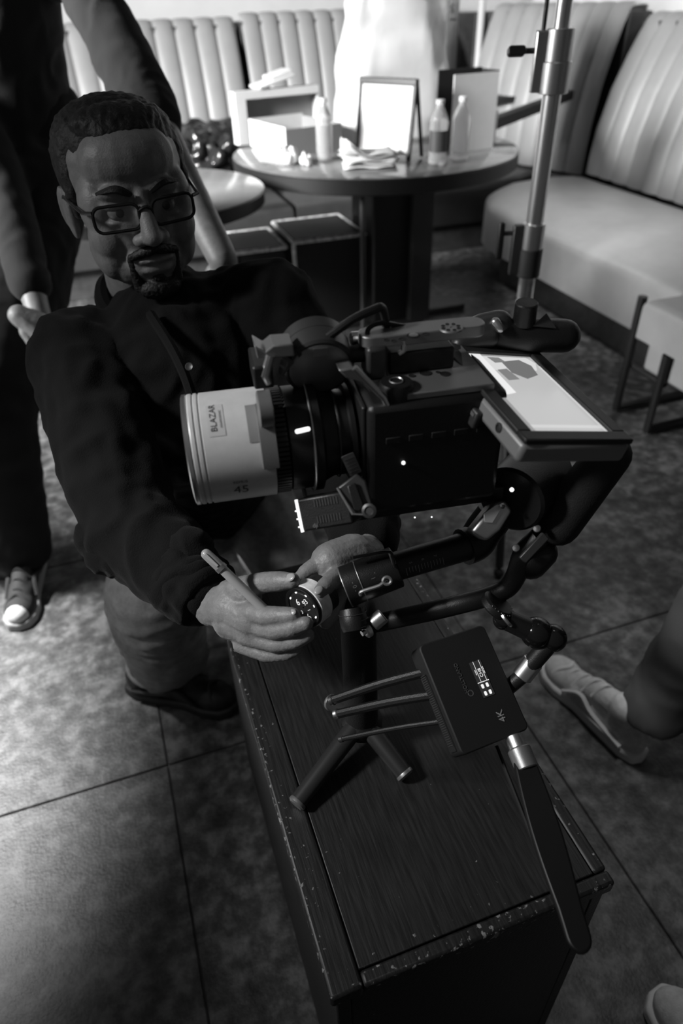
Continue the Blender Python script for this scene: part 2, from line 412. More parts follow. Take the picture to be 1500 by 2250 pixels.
# ================================================================ THINGS ON THE TABLE
def lump(name, c, rx, ry, h, amp, m, seed, voxel=.004, parent=None, fold=14):
    mb = MB().ell((0, 0, h*.5), (rx, ry, h*.5), None, 24, 16)
    me = blobmesh(mb, voxel, 1, lambda p, n: amp*(abs(noise.noise((p+V(seed, 0, 0))*fold))*1.8-.5+.5*noise.noise((p+V(0, seed, 0))*fold*2.5)))
    zmin = min(v.co.z for v in me.vertices)
    for v in me.vertices: v.co.z = max(v.co.z-zmin-.15*amp, 0)
    me.transform(Matrix.Translation(c)); return link(name, me, m, parent, angle=180)
# white plastic bag
BAGM = mat('white_plastic_film', .8, .3, bump=(40, .4))
_n = BAGM.node_tree; _tr = _n.nodes.new('ShaderNodeBsdfTranslucent'); _tr.inputs[0].default_value = (.8, .8, .8, 1); _mx = _n.nodes.new('ShaderNodeMixShader'); _mx.inputs[0].default_value = .3
_n.links.new(_n.nodes['Principled BSDF'].outputs[0], _mx.inputs[1]); _n.links.new(_tr.outputs[0], _mx.inputs[2]); _n.links.new(_mx.outputs[0], _n.nodes['Material Output'].inputs[0])
def bag():
    n, m = 40, 34; vs = []; fs = []; c = V(1.36, 3.28, TZ)
    for j in range(m):
        t = j/(m-1); z = .62*t
        wx = .262-.03*t+.012*math.sin(7*t)-(.0 if t < .8 else .05*(t-.8)/.2); wy = .12*(1-.45*t)
        for i in range(n):
            a = 2*pi*i/n; ca, sa = math.cos(a), math.sin(a)
            x = wx*math.copysign(abs(ca)**.55, ca); y = wy*math.copysign(abs(sa)**.6, sa)
            p = V(x, y, z); k = .010+.016*t
            f = (abs(noise.noise(V(x*9, y*9+4, z*5+.8*x*5)))*2-.6)*k+noise.noise(p*26)*.006*(.5+t)
            vs.append(c+p+V(ca, sa, 0)*f+V(.03*t, 0, .02*math.sin(3*a)*t*t))
    for j in range(m-1):
        for i in range(n): fs.append((j*n+i, j*n+(i+1) % n, (j+1)*n+(i+1) % n, (j+1)*n+i))
    fs.append(tuple(range(n-1, -1, -1)))
    return MB().add(vs, fs)
o = tag(bag().build('plastic_bag', BAGM, angle=180), 'tall crumpled white plastic bag standing on the round table', 'bag')
# black a-frame card holder
ah = thing('sign_holder', (1.2, 2.88, TZ), 'black frame card holder with blank white card in front of bag', 'sign holder')
q0, q1, q2, q3 = P(783, 182, 2.62), P(910, 188, 2.62), PZ(903, 355, TZ), PZ(778, 340, TZ)
fx = frame((q2+q3)/2, q2-q3, V(0, 0, 1)); wd = (q2-q3).length*.90; hh = .262; tl = fx @ Matrix.Rotation(math.radians(-8), 4, 'X')
MB().box(-wd/2+.008, wd/2-.008, -.002, .002, .02, hh-.01, tl).build('card', PAPER, ah, smooth=False)
for s_ in (-1, 1):
    MB().box(s_*wd/2-.008, s_*wd/2+.008, -.007, .007, 0.001, hh, tl).build('side_rail', BLACK, ah, bevel=.003)
    M = fx @ Matrix.Translation((s_*(wd/2), .0, 0)); MB().tube([M @ V(s_*.012, .075, .008), M @ V(0, .045, hh-.01)], .008, n=8).build('rear_leg', BLACK, ah)
MB().box(-wd/2-.008, wd/2+.008, -.009, .012, hh-.012, hh+.012, tl).build('top_rail', BLACK, ah, bevel=.004)
# open white box, upright tray lid behind it, paper
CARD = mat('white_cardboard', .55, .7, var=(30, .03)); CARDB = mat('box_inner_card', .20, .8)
ob = thing('open_box', PZ(640, 335, TZ), 'low open white cardboard box at the left of the round table', 'box')
a0 = PZ(630, 346, TZ); b0 = PZ(551, 322, TZ); r0_ = PZ(764, 332, TZ); e1 = a0-b0; Lx = e1.length; fb = frame(b0, e1, V(0, 0, 1)); Ly = max(.16, abs((r0_-a0).dot(fb.to_3x3() @ V(0, 1, 0)))); hb = .108
MB().box(0, Lx, 0, .004, .001, hb, fb).build('front_panel', CARD, ob)
MB().box(Lx-.004, Lx, .004, Ly, .001, hb-.008, fb).build('end_panel', CARDB, ob)
MB().box(0, .004, .004, Ly, .001, hb, fb).build('end_panel', CARD, ob)
MB().box(.004, Lx-.004, Ly-.004, Ly, .001, hb-.008, fb).build('rear_panel', CARDB, ob)
MB().box(.004, Lx-.004, .004, Ly-.004, .001, .005, fb).build('base_panel', CARDB, ob)
ub = thing('box_lid', PZ(612, 318, TZ), 'white box lid propped upright behind the low open box', 'box lid')
g0, g1 = PZ(528, 322, TZ)+V(.0, .02, 0), PZ(706, 300, TZ)+V(0, .02, 0)
ul = frame(g0, V((g1-g0).x, (g1-g0).y, 0), V(0, 0, 1)); UL = (g1-g0).length; UH = .205
MB().box(0, UL, .05, .055, .001, UH, ul).build('back_panel', CARDB, ub)
MB().box(0, .006, 0, .05, .001, UH, ul).build('side_wall', CARD, ub); MB().box(UL-.006, UL, 0, .05, .001, UH, ul).build('side_wall', CARD, ub)
MB().box(.006, UL-.006, 0, .05, UH-.006, UH, ul).build('side_wall', CARD, ub)
MB().box(.0, .05, -.004, -.0, .001, UH, ul).build('rim', CARD, ub); MB().box(.05, UL, -.004, -.0, UH-.03, UH, ul).build('rim', CARD, ub)
pm = frame(ul @ V(UL*.5, .03, UH+.022), (ul.to_3x3() @ V(1, 0, 0))+V(0, 0, .22), V(0, 0, 1))
tag(MB().box(-.09, .09, -.04, .07, .0, .012, pm).box(-.02, .085, -.03, .06, .013, .03, pm).build('paper_stack', PAPER, bevel=.003), 'folded white papers lying tilted on the upright box lid', 'paper')
# bottles
def bottle(c, h, r, lab, label_band):
    t = thing('water_bottle', c, lab, 'bottle', 'clear water bottles on the round table'); M = Matrix.Translation(c)
    pr = [(.001, .002), (r*.8, .001), (r, .008)]
    for k_ in range(9): z = .012+k_*(h*.6)/9; pr += [(r, z), (r*.93, z+h*.6/18)]
    pr += [(r, h*.64), (r*.85, h*.74), (r*.5, h*.86), (r*.40, h*.89), (r*.40, h*.95)]
    MB().lathe(pr, M, 24).build('body', BOTTLE, t, angle=60)
    MB().lathe([(r*.45, h*.93), (r*.45, h*.995), (r*.40, h)], M, 20).build('cap', PAPER, t)
    if label_band: MB().lathe([(r*1.015, h*.22), (r*1.015, h*.55)], M, 24, cap=False, a0=pi*.95, a1=pi*1.75).build('label', mat('bottle_label', .06, .5), t)
bottle(PZ(714, 352, TZ), .215, .034, 'clear plastic bottle beside the open white box', False)
bottle(PZ(960, 362, TZ), .215, .035, 'clear bottle with dark label in front of the white plastic bag', True)
bottle(PZ(1008, 352, TZ), .215, .034, 'unlabelled clear bottle next to the tall white box', False)
# napkins and tissues
npk = thing('napkin_stack', PZ(815, 362, TZ), 'crumpled white napkin stack in front of the card holder', 'napkins')
for k_ in range(5):
    c = PZ(812+random.uniform(-4, 4), 366, TZ)+V(0, 0, .010+.011*k_); n_ = 9; vs = []; fs = []; an = random.uniform(-.4, .3)
    for j in range(n_):
        for i in range(n_):
            u, v_ = i/(n_-1)-.5, j/(n_-1)-.5; x, y = u*.20, v_*.13
            z = .010*noise.noise(V(u*3+k_*3, v_*3, k_))+(.045*max(0, -u-.15)*(k_ > 2)*3 if v_ < .2 else 0)
            vs.append((c.x+x*math.cos(an)-y*math.sin(an), c.y+x*math.sin(an)+y*math.cos(an), c.z+max(z, -.003)))
    for j in range(n_-1):
        for i in range(n_-1): a = j*n_+i; fs.append((a, a+1, a+n_+1, a+n_))
    o = MB().add(vs, fs).build('napkin', PAPER, npk, angle=180); md = o.modifiers.new('s', 'SOLIDIFY'); md.thickness = .005
tag(lump('crumpled_tissue', PZ(632, 362, TZ), .045, .035, .06, .02, PAPER, 3., fold=26), 'crumpled white tissue ball at the front of the open box', 'tissue', 'crumpled tissues')
tag(lump('crumpled_tissue', PZ(672, 365, TZ), .024, .022, .045, .012, PAPER, 9., fold=34), 'smaller crumpled tissue beside the left bottle', 'tissue', 'crumpled tissues')
# tall white box with black side
wb = thing('display_box', PZ(1040, 335, TZ), 'tall white box with black side panel right of the bottles', 'box')
c0 = PZ(1002, 335, TZ); c1 = PZ(1082, 325, TZ); fx = frame(c0, V((c1-c0).x, (c1-c0).y, 0), V(0, 0, 1)); L = (c1-c0).length
MB().box(-.03, L, 0, .006, 0, .27, fx).build('front_panel', CARD, wb)
MB().box(L-.004, L+.002, .006, .12, 0.03, .275, fx).build('side_panel', MATTE, wb)
MB().box(-.03, L-.004, .114, .12, .0, .28, fx).build('rear_panel', MATTE, wb)
MB().box(-.03, L-.004, .006, .114, .0, .006, fx).build('base_panel', MATTE, wb)
wc = PZ(1086, 322, TZ)+V(.03, .1, 0)
tag(MB().lathe([(.02, 0), (.024, .004), (.028, .12), (.026, .12), (.02, .006), (.001, .005)], Matrix.Translation(wc), 20).build('paper_cup', PAPER), 'small white cup half hidden behind the tall white box', 'cup')
# grey board with letter behind the bag
gb = thing('menu_board', P(990, 60, 3.1), 'grey printed board standing behind the right edge of the bag', 'board')
g0 = V(1.66, 3.42, TZ); fx = frame(g0, CR.copy()+V(0, 0, -CR.z), V(0, 0, 1))
gp = P(992, 20, 3.15); fx.translation = V(gp.x, gp.y, TZ)
MB().box(-.13, .035, 0, .006, 0, .60, fx).build('board', mat('grey_board', .30, .6), gb)
dz = gp.z-TZ
MT = fx @ Matrix.Translation((0, -.002, dz)) @ Matrix.Rotation(pi/2, 4, 'X')
text('letter', 'S', .045, MT, INK, gb)
MB().box(-.02, .022, -.002, 0, dz-.042, dz-.036, fx).build('printed_line', INK, gb)
# dark bag on the left bench, dark bundle in the corner, black bar
CRINK = mat('black_plastic_film', .02, .18, bump=(60, .8))
tag(lump('crumpled_bin_bag', (.62, 4.15, ZS), .34, .24, .36, .06, CRINK, 21., voxel=.012, fold=9), 'crumpled glossy dark bag on the back bench behind the tables', 'bag')
pc = PZ(1078, 203, TZ)
sd = thing('round_table', (pc.x, pc.y, 0), 'small black round table in the far corner behind the tall white box', 'table')
MB().lathe([(.27, TZ-.035), (.285, TZ-.03), (.285, TZ-.003), (.282, TZ)], Matrix.Translation((pc.x, pc.y, 0)), 56).build('table_top', MATTE, sd)
MB().cyl((pc.x, pc.y, .42), (pc.x, pc.y, TZ-.035), .03).build('pedestal', MATTE, sd)
MB().lathe([(.15, ZS+.012), (.15, ZS+.022), (.04, ZS+.03)], Matrix.Translation((pc.x, pc.y, 0)), 32).build('foot', MATTE, sd)
v_ = ray(1250, 208); pb = CO+v_*(2.70/v_.x); pa = PZ(1086, 270, TZ+.03)
fx = frame(pa, pb-pa, V(0, 0, 1)); L = (pb-pa).length
tag(MB().box(-.10, L, -.028, .028, -.024, .024, fx).build('black_bar', MATTE, bevel=.006), 'black padded bar slanting from the round table to the right backrest', 'bar')

# ================================================================ WOODEN BOX (low stand)
wm = bpy.data.materials.new('worn_black_wood'); wm.use_nodes = True
nt = wm.node_tree; b = nt.nodes['Principled BSDF']; g = nt.nodes.new('ShaderNodeNewGeometry')
mp = nt.nodes.new('ShaderNodeMapping'); mp.inputs['Scale'].default_value = (90, 7, 90); nt.links.new(g.outputs['Position'], mp.inputs['Vector'])
gr = nt.nodes.new('ShaderNodeTexNoise'); gr.inputs['Scale'].default_value = 3; gr.inputs['Detail'].default_value = 6; nt.links.new(mp.outputs[0], gr.inputs['Vector'])
fk = nt.nodes.new('ShaderNodeTexNoise'); fk.inputs['Scale'].default_value = 150; fk.inputs['Detail'].default_value = 4; nt.links.new(g.outputs['Position'], fk.inputs['Vector'])
pt = nt.nodes.new('ShaderNodeTexNoise'); pt.inputs['Scale'].default_value = 9; nt.links.new(g.outputs['Position'], pt.inputs['Vector'])
sx = nt.nodes.new('ShaderNodeSeparateXYZ'); nt.links.new(g.outputs['Position'], sx.inputs[0])
def mth(op, a, b_=None):
    m = nt.nodes.new('ShaderNodeMath'); m.operation = op
    for i, q_ in enumerate((a, b_)):
        if q_ is None: continue
        if isinstance(q_, (int, float)): m.inputs[i].default_value = q_
        else: nt.links.new(q_, m.inputs[i])
    return m.outputs[0]
BX0, BX1, BY0, BY1, BZ = .050, .375, .238, .86, .50
dx = mth('MINIMUM', mth('SUBTRACT', sx.outputs[0], BX0), mth('SUBTRACT', BX1, sx.outputs[0]))
dd = mth('MINIMUM', dx, mth('SUBTRACT', sx.outputs[1], BY0))
edge = nt.nodes.new('ShaderNodeMapRange'); nt.links.new(dd, edge.inputs['Value'])
edge.inputs['From Min'].default_value = 0.; edge.inputs['From Max'].default_value = .03; edge.inputs['To Min'].default_value = .145; edge.inputs['To Max'].default_value = 0.
zf_ = nt.nodes.new('ShaderNodeMapRange'); nt.links.new(sx.outputs[2], zf_.inputs['Value']); zf_.inputs['From Min'].default_value = BZ-.035; zf_.inputs['From Max'].default_value = BZ-.004
sm = mth('ADD', mth('ADD', fk.outputs['Fac'], mth('MULTIPLY', edge.outputs[0], zf_.outputs[0])), mth('MULTIPLY', mth('SUBTRACT', pt.outputs['Fac'], .5), .25))
fleck = nt.nodes.new('ShaderNodeMapRange'); nt.links.new(sm, fleck.inputs['Value']); fleck.inputs['From Min'].default_value = .735; fleck.inputs['From Max'].default_value = .80
mx = nt.nodes.new('ShaderNodeMapRange'); nt.links.new(gr.outputs['Fac'], mx.inputs['Value']); mx.inputs['From Min'].default_value = .35; mx.inputs['From Max'].default_value = .75
mx.inputs['To Min'].default_value = .006; mx.inputs['To Max'].default_value = .022
fin = mth('ADD', mx.outputs[0], mth('MULTIPLY', fleck.outputs[0], .2))
nt.links.new(fin, b.inputs['Base Color']); b.inputs['Roughness'].default_value = .48
bp = nt.nodes.new('ShaderNodeBump'); bp.inputs['Strength'].default_value = .4; bp.inputs['Distance'].default_value = .0015
nt.links.new(mth('ADD', gr.outputs['Fac'], fleck.outputs[0]), bp.inputs['Height']); nt.links.new(bp.outputs[0], b.inputs['Normal'])
WOOD = wm
cr = thing('wooden_box', ((BX0+BX1)/2, (BY0+BY1)/2, 0), 'scuffed black wooden box carrying the camera gimbal', 'box')
bw = .034
MB().box(BX0+bw+.0008, BX1-.018, BY0+.016, BY1-.02, BZ-.018, BZ).build('top_panel', WOOD, cr, bevel=.001)
MB().box(BX0, BX0+bw, BY0, BY1, BZ-.022, BZ).build('edge_board', WOOD, cr, bevel=.0035)
MB().box(BX1-.0172, BX1, BY0+.016, BY1, BZ-.022, BZ).build('edge_board', WOOD, cr, bevel=.0035)
MB().box(BX0+bw+.0008, BX1, BY0, BY0+.0152, BZ-.022, BZ-.0006).build('edge_board', WOOD, cr, bevel=.0035)
MB().box(BX0+bw+.0008, BX1-.018, BY1-.0192, BY1, BZ-.022, BZ).build('edge_board', WOOD, cr, bevel=.0035)
MB().box(BX0+.006, BX0+.022, BY0+.004, BY1-.004, 0, BZ-.022).build('side_panel', WOOD, cr, bevel=.002)
MB().box(BX1-.022, BX1-.006, BY0+.004, BY1-.004, 0, BZ-.022).build('side_panel', WOOD, cr, bevel=.002)
MB().box(BX0+.022, BX1-.022, BY0+.004, BY0+.02, 0, BZ-.022).build('front_panel', WOOD, cr, bevel=.002)
MB().box(BX0+.022, BX1-.022, BY1-.02, BY1-.004, 0, BZ-.022).build('rear_panel', WOOD, cr, bevel=.002)

# ================================================================ STEEL LIGHT STAND
SD = 1.40
ls0 = P(1200, 300, SD); SX, SY = ls0.x, ls0.y
ls = thing('light_stand', (SX, SY, 0), 'chrome telescopic light stand with T-knob collars behind the gimbal', 'light stand')
def zat(y): v = ray(1231-.1304*y, y); t = V(SX, SY, 0).dot(V(v.x, v.y, 0))/V(v.x, v.y, 0).length_squared; return CAM_H+v.z*t
def stub(z0, z1, r, nm='tube', m=CHROME, n=28): return MB().lathe([(r-.001, z0), (r, z0+.001), (r, z1-.001), (r-.001, z1)], Matrix.Translation((SX, SY, 0)), n).build(nm, m, ls)
za, zb_, zc, zd, ze, zf = zat(68), zat(135), zat(205), zat(490), zat(545), zat(605)
stub(za, 1.75, .0150); stub(zc, za, .0185); stub(zf-.02, zd, .0185); stub(zd, zc, .0185); stub(.34, zf, .0185)
stub(zb_, za+.004, .0265, 'collar', SATIN); stub(zc, zb_, .0295, 'collar', SATIN); stub(ze, zd, .0245, 'collar', SATIN); stub(zf, ze, .0265, 'collar', DGREY)
lx = V(-CR.x, -CR.y, 0).normalized(); ly = V(-lx.y, lx.x, 0)
fs_ = frame((SX, SY, 0), lx, V(0, 0, 1))
MB().box(.018, .046, -.010, .010, zc+.002, za+.002, fs_).build('clamp_flange', SATIN, ls, bevel=.003)
MB().box(.016, .045, -.009, .009, zf+.004, zd-.002, fs_).build('clamp_flange', DGREY, ls, bevel=.003)
MB().cyl(fs_ @ V(.046, 0, za-.03), fs_ @ V(.064, 0, za-.03), .005).build('knob_shaft', DGREY, ls)
MB().prism(rrect(.034, .017, .006), -.008, .008, frame(fs_ @ V(.08, 0, za-.03), lx, V(0, -1, .3))).build('knob', BLACK, ls, bevel=.002)
MB().cyl(fs_ @ V(.045, 0, zd-.02), fs_ @ V(.066, 0, zd-.02), .005).build('knob_shaft', DGREY, ls)
MB().box(.064, .078, -.007, .007, zd-.075, zd+.004, fs_).build('knob', BLACK, ls, bevel=.004)
MB().cyl((SX+lx.x*.033, SY+lx.y*.033, za), (SX+lx.x*.033, SY+lx.y*.033, 1.75), .0042).build('safety_rod', BLACK, ls)
for a in (115, 10, 245):
    d_ = V(math.cos(math.radians(a)), math.sin(math.radians(a)), 0); b0_ = V(SX, SY, 0)
    MB().tube([b0_+V(0, 0, .36), b0_+d_*.04+V(0, 0, .30), b0_+d_*.20+V(0, 0, .03)], .011, n=8).build('leg', BLACK, ls)
    MB().sph(b0_+d_*.205+V(0, 0, .014), .014, 12).build('foot', RUBBER, ls)

# ================================================================ CAMERA RIG (local frame: x backwards along the lens axis, y away from viewer, z up)
L0 = P(415, 990, .60)
E1 = V(.9909, -.135, 0).normalized(); E2 = V(.135, .9909, 0); RF = frame(L0, E1, V(0, 0, 1)); RFI = RF.inverted()
def rp(x, y, t):                                    # rig coordinates of a photo position on the plane y = t
    q_ = PN(x, y, L0+E2*t, E2); r_ = RFI @ q_; return r_
def W(*a): return RF @ V(*a)
LAX = RF @ Matrix.Rotation(pi/2, 4, 'Y')            # lathe z runs backwards along the axis
# ---- lens
ln = thing('cinema_lens', W(.05, 0, -.05), 'cylindrical white cinema lens barrel marked 45 on the camera rig', 'lens')
R0 = .0485
MB().lathe([(R0-.001, .004), (R0, .006), (R0, .0085), (R0-.0012, .0092), (R0-.0012, .0100), (R0, .0107), (R0, .0132), (R0-.0012, .0139), (R0-.0012, .0147), (R0, .0154), (R0, .071), (R0-.003, .072)], LAX, 96, cap=False).build('front_barrel', WHITEP, ln, angle=25)
MB().lathe([(R0-.006, .010), (R0-.004, .001), (R0-.002, 0), (R0, .001), (R0, .004), (R0-.002, .005)], LAX, 96, cap=False).build('front_rim', CHROME, ln, angle=25)
MB().lathe([(R0-.005, .012), (.001, .016)], LAX, 64, cap=False).build('front_glass', GLOSSB, ln)
gear = MB()
for i in range(72):
    a = 2*pi*i/72; M = LAX @ Matrix.Rotation(a, 4, 'Z'); gear.box(R0-.006, R0-.001, -.0013, .0013, .072, .084, M)
gear.lathe([(R0-.006, .071), (R0-.0045, .072), (R0-.0045, .084), (R0-.006, .085)], LAX, 64, cap=False).build('focus_gear', BLACK, ln, angle=25)
MB().lathe([(R0-.0045, .084), (R0-.002, .086), (R0-.002, .104), (R0+.001, .105), (R0+.001, .113), (R0-.006, .116), (R0-.010, .125), (R0-.010, .138), (R0-.005, .139), (R0-.005, .143), (R0-.012, .144)], LAX, 72, cap=False).build('rear_barrel', BLACK, ln, angle=25)
MB().lathe([(R0+.0012, .1045), (R0+.0018, .1050), (R0+.0018, .1058), (R0+.0012, .1063)], LAX, 72, cap=False).build('ring_line', SATIN, ln)
MB().lathe([(R0-.0085, .128), (R0-.008, .129), (R0-.008, .1295), (R0-.0085, .130)], LAX, 72, cap=False).build('ring_line', DGREY, ln)
def on_barrel(me, s0, ang0, r, rot):
    """bend a flat mesh onto the barrel: u along the axis, v around it"""
    for v in me.vertices:
        x, y = (v.co.x, v.co.y) if not rot else (-v.co.y, v.co.x)
        a = ang0 + y/r; q_ = V(s0+x, -(r+v.co.z)*math.cos(a), (r+v.co.z)*math.sin(a)); v.co = RF @ q_
    me.update(); return me
def grid_patch(w_, h_, nx, ny, th):
    vs = [((i/nx-.5)*w_, (j/ny-.5)*h_, th) for j in range(ny+1) for i in range(nx+1)]
    return MB().add(vs, [(j*(nx+1)+i, j*(nx+1)+i+1, (j+1)*(nx+1)+i+1, (j+1)*(nx+1)+i) for j in range(ny) for i in range(nx)]).mesh('p')
RB = R0+.0002
link('sticker', on_barrel(grid_patch(.016, .034, 2, 10, .0002), .0605, .88, RB, False), mat('grey_sticker', .22, .5), ln)
link('badge', on_barrel(grid_patch(.0135, .030, 2, 10, .0001), .0275, 1.02, RB, False), mat('badge_pale', .50, .4), ln)
def barrel_text(nm, t_, size, s0, a0, rot, m=INK):
    me = evalmesh(textmesh(t_, size, 0.), [('SUBSURF', dict(subdivision_type='SIMPLE', levels=1))]); me.materials.clear()
    for v in me.vertices: v.co.z = .0004
    return link(nm, on_barrel(me, s0, a0, RB, rot), m, ln, smooth=False)
barrel_text('lettering', 'BLAZAR', .0072, .0255, 1.06, True)
barrel_text('lettering', 'ANAMORPHIC', .0026, .0315, 1.02, True)
barrel_text('lettering', '45', .0135, .0405, -.36, False)
barrel_text('lettering', 'REMUS', .0040, .0405, -.16, False)
# ---- focus ring motor around the lens with marker light
fm_ = thing('focus_motor', W(.1, 0, .05), 'black follow focus motor clamped on the lens with wing lever', 'motor')
MB().lathe([(R0-.001, .060), (R0+.003, .061), (R0+.003, .074), (R0-.001, .075)], LAX, 48, cap=False, a0=pi*.62+pi/2, a1=pi*.98+pi/2).build('clamp_band', GREY, fm_)
a_, b_ = rp(552, 800, -.015), rp(600, 835, -.015)
MB().box(a_.x, b_.x, -.022, .02, b_.z-.004, a_.z, RF).build('clamp_block', BLACK, fm_, bevel=.002)
c_ = rp(575, 850, -.02); MB().lathe([(.013, -.006), (.015, -.005), (.015, .005), (.013, .006)], frame(W(c_.x, -.035, c_.z-.012), E2, E1) @ Matrix.Rotation(0, 4, 'X'), 28).build('clamp_pad', GREY, fm_)
q0, q1, q2 = rp(594, 780, -.02), rp(582, 825, -.02), rp(590, 842, -.02)
MB().tube([W(*q0), W(*q1), W(*q2)], [.0035, .004, .0032], n=10).build('lever', SATIN, fm_)
q0, q1 = rp(632, 790, -.012), rp(618, 822, -.012); MB().tube([W(*q0), W(*q1)], [.006, .0025], n=4).build('pinion_guard', GREY, fm_)
# wing clamp and drum
w0 = rp(552, 752, -.01); w1 = rp(640, 742, -.01)
pts = [rp(553, 738, 0), rp(577, 752, 0), rp(594, 738, 0), rp(636, 735, 0), rp(640, 762, 0), rp(594, 765, 0), rp(560, 767, 0)]
MB().prism([(p_.x, p_.z) for p_ in pts], -.004, .02, RF @ Matrix.Rotation(pi/2, 4, 'X')).build('wing_lever', GREY, fm_, bevel=.0012)
dc = rp(694, 765, .015); dr = .0300
DM = frame(W(*dc), E2*-1, E1)
DM = axis_frame(W(dc.x, dc.y-.016, dc.z-.012), W(dc.x, dc.y+.016, dc.z-.002))
MB().lathe([(dr-.002, 0), (dr, .002), (dr, .019), (dr-.0006, .0195), (dr, .020), (dr, .032), (dr-.002, .034)], DM, 56).build('motor_drum', DGREY, fm_, angle=25)
MB().lathe([(dr-.006, -.0015), (dr-.004, -.0005), (dr-.004, .0002)], DM, 48).build('drum_cap', GREY, fm_)
MB().box(-.006, .006, dr-.014, dr-.006, -.0022, 0, DM).build('index_mark', SATIN, fm_)
# marker light
q_ = rp(664, 943, -R0); lm_ = frame(W(q_.x, -R0-.0012, q_.z), E1+V(0, 0, .12), -E2)
MB().prism(rrect(.0125, .0036, .0017), 0, .0012, lm_).build('marker_light', GLOW, fm_)
# ---- lower motor box
a_ = P(650, 1098, .60); b_ = P(684, 1166, .60); c_ = P(762, 1078, .585)
lmz = (b_-a_); fx = frame(a_, c_-a_, y=b_-a_); Wx, Hy = (c_-a_).dot(fx.to_3x3() @ V(1, 0, 0)), (b_-a_).dot(fx.to_3x3() @ V(0, 1, 0))
fmm = thing('lens_control_motor', fx @ V(Wx/2, Hy/2, .02), 'small black motor box with bright light strip below the lens', 'motor')
sgn = 1 if (fx.to_3x3() @ V(0, 0, 1)).dot(CF) > 0 else -1
MB().box(0, Wx, 0, Hy, 0 if sgn > 0 else -.03, .03 if sgn > 0 else 0, fx).build('motor_body', BLACK, fmm, bevel=.002)
MB().box(-.0012, .0012, 0, Hy, -.0006, .0012, fx).build('light_strip', GLOW, fmm)
for k_ in range(3): MB().sph(fx @ V(-.004, Hy*(.35+.25*k_), .004*sgn), .0008, 8).build('led', GLOW, fmm)
for k_ in range(2):
    for i in range(9): MB().box(Wx*.33+i*.0026, Wx*.33+i*.0026+.0012, Hy*(.10+.5*k_), Hy*(.32+.5*k_), -.0006*sgn, 0.0002, fx).build('vent_rib', DGREY, fmm)
text('lettering', 'dji', .0055, fx @ Matrix.Translation((Wx*.28, Hy*.86, -.0008*sgn)) @ Matrix.Rotation(pi if sgn > 0 else 0, 4, 'X'), GREY, fmm)
# ---- camera body
cb = thing('cinema_camera', W(.21, 0, -.075), 'boxy black cinema camera body mounted on the gimbal', 'camera')
BT, BN = .050, .055
MB().box(.150, .272, -.050, .055, -.062, .048, RF).build('body', BLACK, cb, bevel=.006)
MB().box(.146, .151, -.044, .044, -.05, .046, RF).build('front_plate', BLACK, cb, bevel=.002)
# angled silver shoulder at the mount
pts = [rp(742, 812, -.02), rp(775, 806, -.02), rp(842, 873, -.02), rp(828, 878, -.02), rp(792, 838, -.02), rp(760, 830, -.02)]
MB().prism([(p_.x, p_.z) for p_ in pts], 0.0, .018, RF @ Matrix.Translation((0, -.022, 0)) @ Matrix.Rotation(pi/2, 4, 'X') @ Matrix.Scale(-1, 4, V(0, 0, 1))).build('shoulder_bracket', GREY, cb, bevel=.0015)
MB().tube([W(*rp(778, 808, -.045)), W(*rp(842, 873, -.045)), W(*rp(858, 905, -.046))], [.0026, .0028, .0016], n=8).build('shoulder_edge', SATIN, cb)
a_, b_ = rp(885, 838, -.05), rp(992, 802, -.02)
MB().box(a_.x, b_.x+.03, -.045, .04, .048, .054, RF).build('top_plate', GREY, cb, bevel=.001)
for i, (xx, yy, r_) in enumerate(((935, 820, .0052), (915, 815, .002), (928, 808, .002), (950, 806, .002), (962, 818, .002), (975, 806, .003), (978, 822, .0045), (905, 826, .003))):
    h_ = PN(xx, yy, W(0, 0, .0542), V(0, 0, 1)); MB().lathe([(.0003, 0), (r_, 0), (r_, .0004)], Matrix.Translation(h_), 16, cap=False).build('screw_hole', MATTE, cb)
h_ = PN(866, 870, W(0, 0, .03), V(0, 0, 1)); kb = axis_frame(W(.178, -.032, .04), W(.178, -.032, .062))
MB().lathe([(.0135, 0), (.0145, .002), (.0145, .017), (.013, .020), (.001, .020)], kb, 32).build('side_knob', BLACK, cb)
MB().lathe([(.0055, .0202), (.0062, .0208), (.0055, .0214), (.005, .0208)], kb, 24, cap=False).build('knob_ring', SATIN, cb)
for xx, yy, r_ in ((886, 1017, .0018), (911, 1137, .0008), (948, 1136, .0008)): MB().sph(W(*rp(xx, yy, -.0505)), r_, 8).build('indicator_light', GLOW, cb)
for k_ in range(5): MB().box(.165+.02*k_, .178+.02*k_, -.0512, -.0498, .012, .018, RF).build('port_cover', MATTE, cb, bevel=.0008)
q_ = frame(W(*rp(772, 1022, -.048)), E1+V(0, 0, -.1), -E2)
lb = MB().prism(rrect(.011, .022, .001), 0, .0006, frame(W(*rp(772, 1020, -.048)), E1+V(0, 0, .35), -E2)); lb.build('rating_label', mat('label_grey', .16, .5), cb)
for k_ in range(5): MB().box(-.004, .004, -.008+.0035*k_, -.0072+.0035*k_, .0006, .0009, frame(W(*rp(772, 1020, -.048)), E1+V(0, 0, .35), -E2)).build('label_print', INK, cb)
